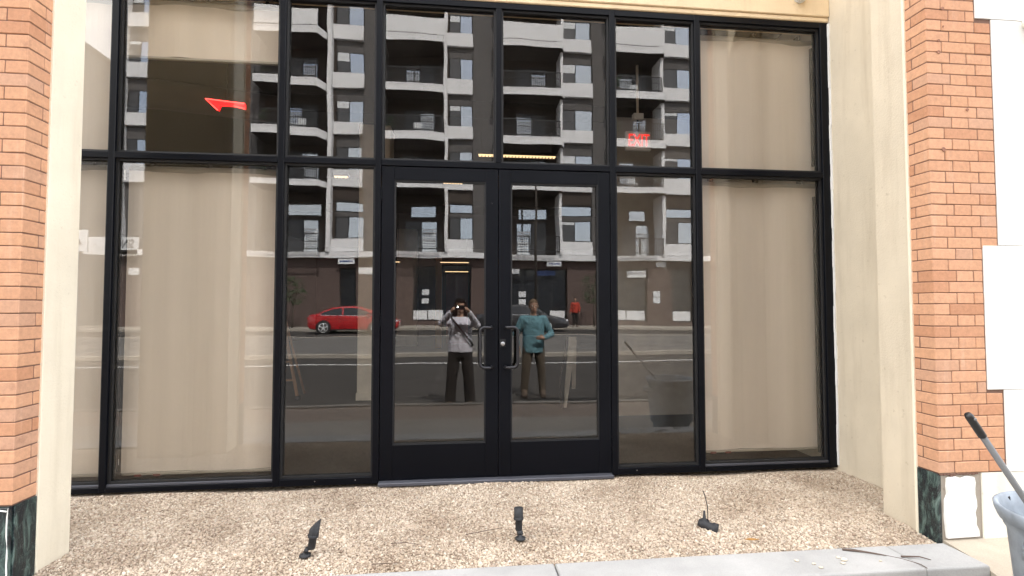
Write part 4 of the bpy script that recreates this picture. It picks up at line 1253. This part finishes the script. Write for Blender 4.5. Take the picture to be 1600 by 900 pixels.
    for wx in wheels:
        for s in (-1, 1):
            yo = s * 0.80
            MB().lathe([(0.385, -0.02), (0.385, 0.02), (0.0, 0.02)], (wx, s * 0.885, 0.33), 24, 'y').build('wheel_arch', M['gasket'], c, False, True)
            wh = bpy.data.objects.new('wheel', MB().lathe([(0.20, -0.11), (0.30, -0.11), (0.325, -0.08), (0.325, 0.08), (0.30, 0.11), (0.20, 0.11)], (0, 0, 0), 28, 'y').mesh('wheel', M['tyre'], True))
            COL.objects.link(wh); wh.parent = c; wh.location = (wx, yo + s * 0.02, 0.325)
            mb = MB().lathe([(0.0, 0.135 * s), (0.06, 0.13 * s), (0.06, 0.10 * s), (0.0, 0.10 * s)], (0, 0, 0), 16, 'y')
            mb.lathe([(0.20, 0.105 * s), (0.235, 0.122 * s), (0.225, 0.126 * s), (0.20, 0.106 * s)], (0, 0, 0), 28, 'y')
            for i in range(5):
                a = i * 2 * math.pi / 5 + 0.3
                mb.tube([(0.04 * math.cos(a), 0.118 * s, 0.04 * math.sin(a)), (0.21 * math.cos(a), 0.118 * s, 0.21 * math.sin(a))], 0.03, 6)
            ri = mb.build('rim', M['alloy'], wh, True, True)
    for s in (-1, 1):
        MB().box(-0.497 * L, -0.47 * L, s * 0.60 - 0.13, s * 0.60 + 0.13, 0.70, 0.86, 0.02).build('tail_light', M['taillight'], c, False, True)
        MB().box(0.445 * L, 0.482 * L, s * 0.62 - 0.14, s * 0.62 + 0.14, 0.58, 0.70, 0.03).build('headlight', M['headlight'], c, False, True)
        MB().box(0.19 * L - 0.12, 0.19 * L + 0.02, s * 0.93 - 0.09, s * 0.93 + 0.06, 0.93, 1.05, 0.03).build('mirror', M[paint], c, False, True)
        for fx in (-0.13, 0.06):
            MB().box(fx * L - 0.09, fx * L + 0.09, s * 0.895 - 0.015, s * 0.895 + 0.012, 0.80, 0.825, 0.004).build('door_handle', M[paint], c, False, True)
    return c
car('red_car', 'red saloon car parked across the street, mirrored left of the doors', (-5.5, -23.9, RZ(-23.9)), 4.6, 1.45, 'car_red', (-1.45, 1.18))
car('dark_car', 'dark grey car parked across the street, mirrored behind the two people', (3.45, -23.9, RZ(-23.9)), 5.3, 1.50, 'car_dark', (-1.72, 1.38))

# a row of low shrubs and a young tree on the far pavement
def tree(name, label, loc, h, r, seed, cat='tree'):
    rr = random.Random(seed)
    t = thing(name, label, cat, loc)
    mb = MB().tube([(0, 0, 0), (0.03, 0.02, h * 0.3), (-0.02, 0.04, h * 0.62)], [0.06, 0.045, 0.03], 8)
    for i in range(7):
        a = rr.uniform(0, 6.28); z = h * rr.uniform(0.4, 0.62)
        mb.tube([(0, 0.03, z), (math.cos(a) * r * 0.4, math.sin(a) * r * 0.4, z + h * 0.15), (math.cos(a) * r * 0.7, math.sin(a) * r * 0.7, z + h * 0.28)], [0.022, 0.014, 0.006], 5)
    mb.build('trunk', M['bark'], t, True, True)
    mb = MB()
    for i in range(520):
        a = rr.uniform(0, 6.28); u = rr.random() ** 0.5; ph = rr.uniform(-1, 1)
        cx, cy, cz = math.cos(a) * r * u * math.sqrt(1 - ph * ph * 0.7), math.sin(a) * r * u * math.sqrt(1 - ph * ph * 0.7), h * 0.72 + ph * h * 0.28
        if math.sin(cx * 7 + seed) * math.sin(cz * 6) > 0.35: continue
        s = rr.uniform(0.05, 0.11)
        m3 = Euler((rr.uniform(0, 6), rr.uniform(0, 6), rr.uniform(0, 6))).to_matrix()
        q = [Vector((-s, 0, 0)), Vector((0, -s * 0.45, 0)), Vector((s, 0, 0)), Vector((0, s * 0.45, 0.01))]
        mb.bm.faces.new([mb.bm.verts.new(m3 @ p + Vector((cx, cy, cz))) for p in q])
    mb.build('crown', M['leaf'], t, False, True)
tree('young_tree', 'young street tree on the far pavement right of the dark car', (8.35, -26.6, FZ), 3.2, 0.8, 5)
tree('young_tree', 'young street tree on the far pavement left of the doors', (-9.6, -26.6, FZ), 3.0, 0.75, 9)

# ---------------------------------------------------------------- people (standing behind the camera, mirrored in the doors)
def ell(c, rx, ry, n=16, tilt=0.0):
    return [(c[0] + rx * math.cos(2 * math.pi * k / n), c[1] + ry * math.sin(2 * math.pi * k / n), c[2]) for k in range(n)]
def fuse(o, voxel, smooth=4):
    m = o.modifiers.new('fuse', 'REMESH'); m.mode = 'VOXEL'; m.voxel_size = voxel; m.use_smooth_shade = True
    s = o.modifiers.new('soften', 'SMOOTH'); s.iterations = smooth; s.factor = 0.5
    return o
def limb(mb, pts, rads, n=12):
    P, Q = [], []
    pts = [Vector(p) for p in pts]
    for i in range(len(pts) - 1):       # round the joints a little
        for t in (0.0, 0.33, 0.67):
            P.append(pts[i].lerp(pts[i + 1], t)); Q.append(rads[i] + (rads[i + 1] - rads[i]) * t)
    P.append(pts[-1]); Q.append(rads[-1])
    mb.tube(P, Q, n)
    for p, r in zip(pts, rads): mb.ball(p, r, 10)
def hand(mb, wrist, d, up, side, curl=0.5):
    """palm at wrist along d; 'up' is the back of the hand, side = thumb direction."""
    d, up, side = Vector(d).normalized(), Vector(up).normalized(), Vector(side).normalized()
    w_ = Vector(wrist)
    mb.tube([w_, w_ + d * 0.045, w_ + d * 0.085], [0.026, 0.034, 0.032], 10)
    for i, ln in enumerate((0.066, 0.078, 0.072, 0.056)):
        b = w_ + d * 0.08 + side * (0.030 - 0.020 * i)
        d2 = (d * (1 - 0.35 * curl) - up * 0.6 * curl).normalized(); d3 = (d * (1 - curl) - up * 1.1 * curl).normalized()
        mb.tube([b - d * 0.02, b + d * 0.01, b + d * 0.01 + d2 * ln * 0.5, b + d * 0.01 + d2 * ln * 0.5 + d3 * ln * 0.5], [0.0095, 0.0095, 0.009, 0.0078], 8)
    b = w_ + d * 0.025 + side * 0.026
    t1 = b + (d * 0.6 + side * 0.7).normalized() * 0.04; t2 = t1 + (d * 0.9 - up * 0.3).normalized() * 0.032
    mb.tube([b - side * 0.015, b, t1, t2], [0.012, 0.012, 0.0105, 0.008], 8)
def person(label, loc, h, P, rz=0.0):
    """P: dict of pose (joint positions in metres for h = 1.75, x right, y forward) and clothing."""
    k = h / 1.75
    t = thing('person', label, 'person', loc, rz)
    S = lambda p: Vector(p) * k
    el, wr = P['elbows'], P['wrists']
    sh = [(-0.185, 0.0, 1.405), (0.185, 0.0, 1.405)]
    hips = [(-0.09, 0, 0.90), (0.09, 0, 0.90)]
    st_ = P.get('stance', 0.11)
    kn = [(-st_ * 0.95, 0.02, 0.50), (st_ * 0.95, 0.02, 0.50)]
    an = [(-st_ - 0.02, -0.01, 0.09), (st_ + 0.02, -0.01, 0.09)]
    # body: one continuous surface
    mb = MB()
    mb.loft([ell(S((0, 0, z)), rx * k, ry * k) for z, rx, ry in ((0.86, 0.15, 0.10), (0.93, 0.165, 0.11), (1.05, 0.145, 0.098), (1.20, 0.150, 0.102), (1.32, 0.165, 0.105), (1.40, 0.150, 0.085), (1.46, 0.085, 0.06))])
    limb(mb, [S((0, 0.0, 1.42)), S((0, 0.008, 1.50)), S((0, 0.012, 1.56))], [0.062 * k, 0.056 * k, 0.055 * k])
    hz, hy = 1.625, 0.020
    mb.ball(S((0, hy - 0.012, hz + 0.025)), 0.085 * k, 16, (0.90, 1.10, 1.06))
    mb.ball(S((0, hy + 0.022, hz - 0.055)), 0.058 * k, 14, (0.95, 1.05, 1.15))
    mb.loft([ell(S((0, hy + 0.085, hz - 0.034)), 0.016 * k, 0.020 * k, 8), ell(S((0, hy + 0.078, hz - 0.005)), 0.010 * k, 0.016 * k, 8), ell(S((0, hy + 0.07, hz + 0.022)), 0.007 * k, 0.012 * k, 8)])
    for s in (-1, 1): mb.ball(S((s * 0.078, hy - 0.01, hz - 0.008)), 0.022 * k, 8, (0.45, 0.8, 1.25))
    for i in range(2):
        s = -1 if i == 0 else 1
        limb(mb, [S((s * 0.14, 0, 1.395)), S(sh[i]), S(el[i]), S(wr[i])], [0.055 * k, 0.052 * k, 0.040 * k, 0.026 * k])
        d = (Vector(wr[i]) - Vector(el[i])).normalized()
        hd = P['hands'][i]
        hand(mb, S(wr[i]), hd[0], hd[1], hd[2], hd[3])
        limb(mb, [S(hips[i]), S(kn[i]), S(an[i])], [0.085 * k, 0.056 * k, 0.040 * k])
        mb.tube([S((an[i][0], -0.05, 0.042)), S((an[i][0], 0.05, 0.036)), S((an[i][0], 0.13, 0.026))], [0.032 * k, 0.026 * k, 0.018 * k], 10)
    fuse(mb.build('body', M['skin'], t, True, True), 0.0085, 3)
    # face details
    for s in (-1, 1):
        MB().ball(S((s * 0.031, hy + 0.076, hz + 0.008)), 0.011 * k, 8).build('eye', M['eye'], t, True, True)
    MB().ball(S((0, hy + 0.080, hz - 0.062)), 0.02 * k, 8, (1.0, 0.35, 0.3)).build('mouth', M['lips'], t, True, True)
    # hair
    mb = MB()
    mb.ball(S((0, hy - 0.022, hz + 0.040)), (0.105 if P.get('long_hair') else 0.092) * k, 16, (0.93, 1.12, 1.03))
    if P.get('long_hair'):
        mb.loft([ell(S((0, hy - 0.05, z)), rx * k, ry * k) for z, rx, ry in ((1.38, 0.095, 0.045), (1.48, 0.12, 0.06), (1.58, 0.122, 0.08), (1.69, 0.10, 0.08))])
    hr = mb.build('hair', M[P['hair']], t, True, True)
    bm = bmesh.new(); bm.from_mesh(hr.data)
    cut = [v for v in bm.verts if v.co.y > (hy + 0.045) * k and v.co.z < (hz + 0.055) * k]
    bmesh.ops.delete(bm, geom=cut, context='VERTS'); bm.to_mesh(hr.data); bm.free()
    so = hr.modifiers.new('thick', 'SOLIDIFY'); so.thickness = 0.012
    # shirt
    hem = P['hem']
    mb = MB()
    mb.loft([ell(S((0, 0, z)), rx * k, ry * k) for z, rx, ry in ((hem, 0.20, 0.145), (hem + 0.10, 0.198, 0.142), (1.08, 0.192, 0.135), (1.22, 0.195, 0.136), (1.34, 0.20, 0.135), (1.415, 0.175, 0.105), (1.462, 0.09, 0.075))])
    for i in range(2):
        s = -1 if i == 0 else 1
        e, w2 = Vector(el[i]), Vector(wr[i])
        cuff = e.lerp(w2, 0.90)
        limb(mb, [S((s * 0.12, 0, 1.385)), S((sh[i][0], 0, 1.39)), S(e), S(cuff)], [0.078 * k, 0.078 * k, 0.062 * k, 0.043 * k])
    fuse(mb.build('shirt', M[P['shirt']], t, True, True), 0.012, 3)
    # trousers
    mb = MB()
    mb.loft([ell(S((0, 0, z)), rx * k, ry * k) for z, rx, ry in ((0.80, 0.165, 0.12), (0.90, 0.182, 0.128), (1.0, 0.172, 0.12))])
    for i in range(2):
        low = Vector(an[i]); low.z = 0.07
        limb(mb, [S(hips[i]), S(kn[i]), S(low)], [0.108 * k, P.get('leg', 0.080) * k, P.get('cuff', 0.066) * k])
    fuse(mb.build('trousers', M[P['trousers']], t, True, True), 0.012, 3)
    for i in range(2):
        mb = MB()
        mb.loft([[(p[0], p[1], z * k) for p in ell(S((an[i][0], yc, 0)), rx * k, ry * k, 14)] for z, yc, rx, ry in ((0.0, 0.05, 0.055, 0.15), (0.03, 0.05, 0.057, 0.15), (0.06, 0.04, 0.055, 0.135), (0.10, 0.005, 0.053, 0.085), (0.16, -0.01, 0.054, 0.064))])
        mb.build('shoe', M['boot'], t, True, True)
    return t, k
# the photographer: both arms raised, phone before the face
pz = 1.359 + 0.31
kk = 1.80 / 1.75
PX, PY = 0.02, -4.47
def loc2(x, y, z): return ((x - PX) / kk, (y - PY) / kk, (z + 0.31) / kk)
ph_pose = dict(elbows=[loc2(-0.285, -4.33, 1.085), loc2(0.29, -4.33, 1.06)],
               wrists=[loc2(-0.125, -4.145, 1.285), loc2(0.155, -4.145, 1.285)],
               hands=[((0.62, 0.45, 0.55), (-0.75, 0.5, 0.35), (0.2, -0.75, 0.6), 0.55), ((-0.62, 0.45, 0.55), (0.75, 0.5, 0.35), (-0.2, -0.75, 0.6), 0.55)],
               hair='hair_dark', long_hair=True, shirt='shirt_lav', trousers='pants_dark', hem=0.885, stance=0.14, leg=0.088, cuff=0.09)
phg, k1 = person('person in pale grey shirt holding up a phone, mirrored in the left door', (PX, PY, -0.31), 1.80, ph_pose)
strap = [(-0.13, -0.10, 1.43), (-0.145, 0.05, 1.455), (-0.10, 0.125, 1.40), (0.0, 0.155, 1.28), (0.10, 0.158, 1.15), (0.18, 0.12, 1.04), (0.205, 0.0, 0.99)]
MB().tube([Vector(p) * k1 for p in strap], 0.014, 6).build('bag_strap', M['gasket'], phg, True, True)
phn = thing('phone', 'phone with its small light on, held up by the photographer', 'phone', (0.013, -4.066, 1.345))
MB().box(-0.078, 0.078, -0.0085, 0.0, -0.036, 0.036, 0.004, 2).build('case', M['phone'], phn, False, True)
MB().lathe([(0.007, 0.0), (0.007, 0.003), (0.0, 0.003)], (-0.013, 0.0, 0.014), 14, 'y').build('lens', M['gasket'], phn, False, True)
MB().lathe([(0.011, 0.0), (0.011, 0.0015), (0.0, 0.0015)], (-0.034, 0.0, 0.010), 14, 'y').build('flash', M['flash'], phn, False, True)

comp = dict(elbows=[(-0.315, -0.03, 1.12), (0.325, 0.03, 1.12)], wrists=[(-0.285, 0.10, 0.93), (0.16, 0.20, 1.06)],
            hands=[((0.05, 0.45, -0.9), (-1, 0, 0), (0.3, 0.9, 0), 0.35), ((-0.85, 0.35, 0.1), (0.3, 0.9, 0.2), (0, 0.2, 1), 0.5)],
            hair='hair_brown', shirt='shirt_teal', trousers='pants_khaki', hem=0.80, stance=0.15)
person('person in teal long-sleeved shirt and khaki trousers, mirrored in the right door', (1.40, -5.25, RZ(-5.25)), 1.79, comp)
walk = dict(elbows=[(-0.26, -0.03, 1.12), (0.26, 0.02, 1.12)], wrists=[(-0.27, 0.08, 0.90), (0.27, 0.10, 0.90)],
            hands=[((0, 0.2, -1), (-1, 0, 0), (0, 1, 0), 0.3), ((0, 0.2, -1), (1, 0, 0), (0, 1, 0), 0.3)],
            hair='hair_dark', shirt='orange', trousers='pants_dark', hem=0.88, stance=0.10)
person('distant person in red top on the far pavement, mirrored in the right door', (7.05, -26.0, FZ), 1.74, walk, R(20))
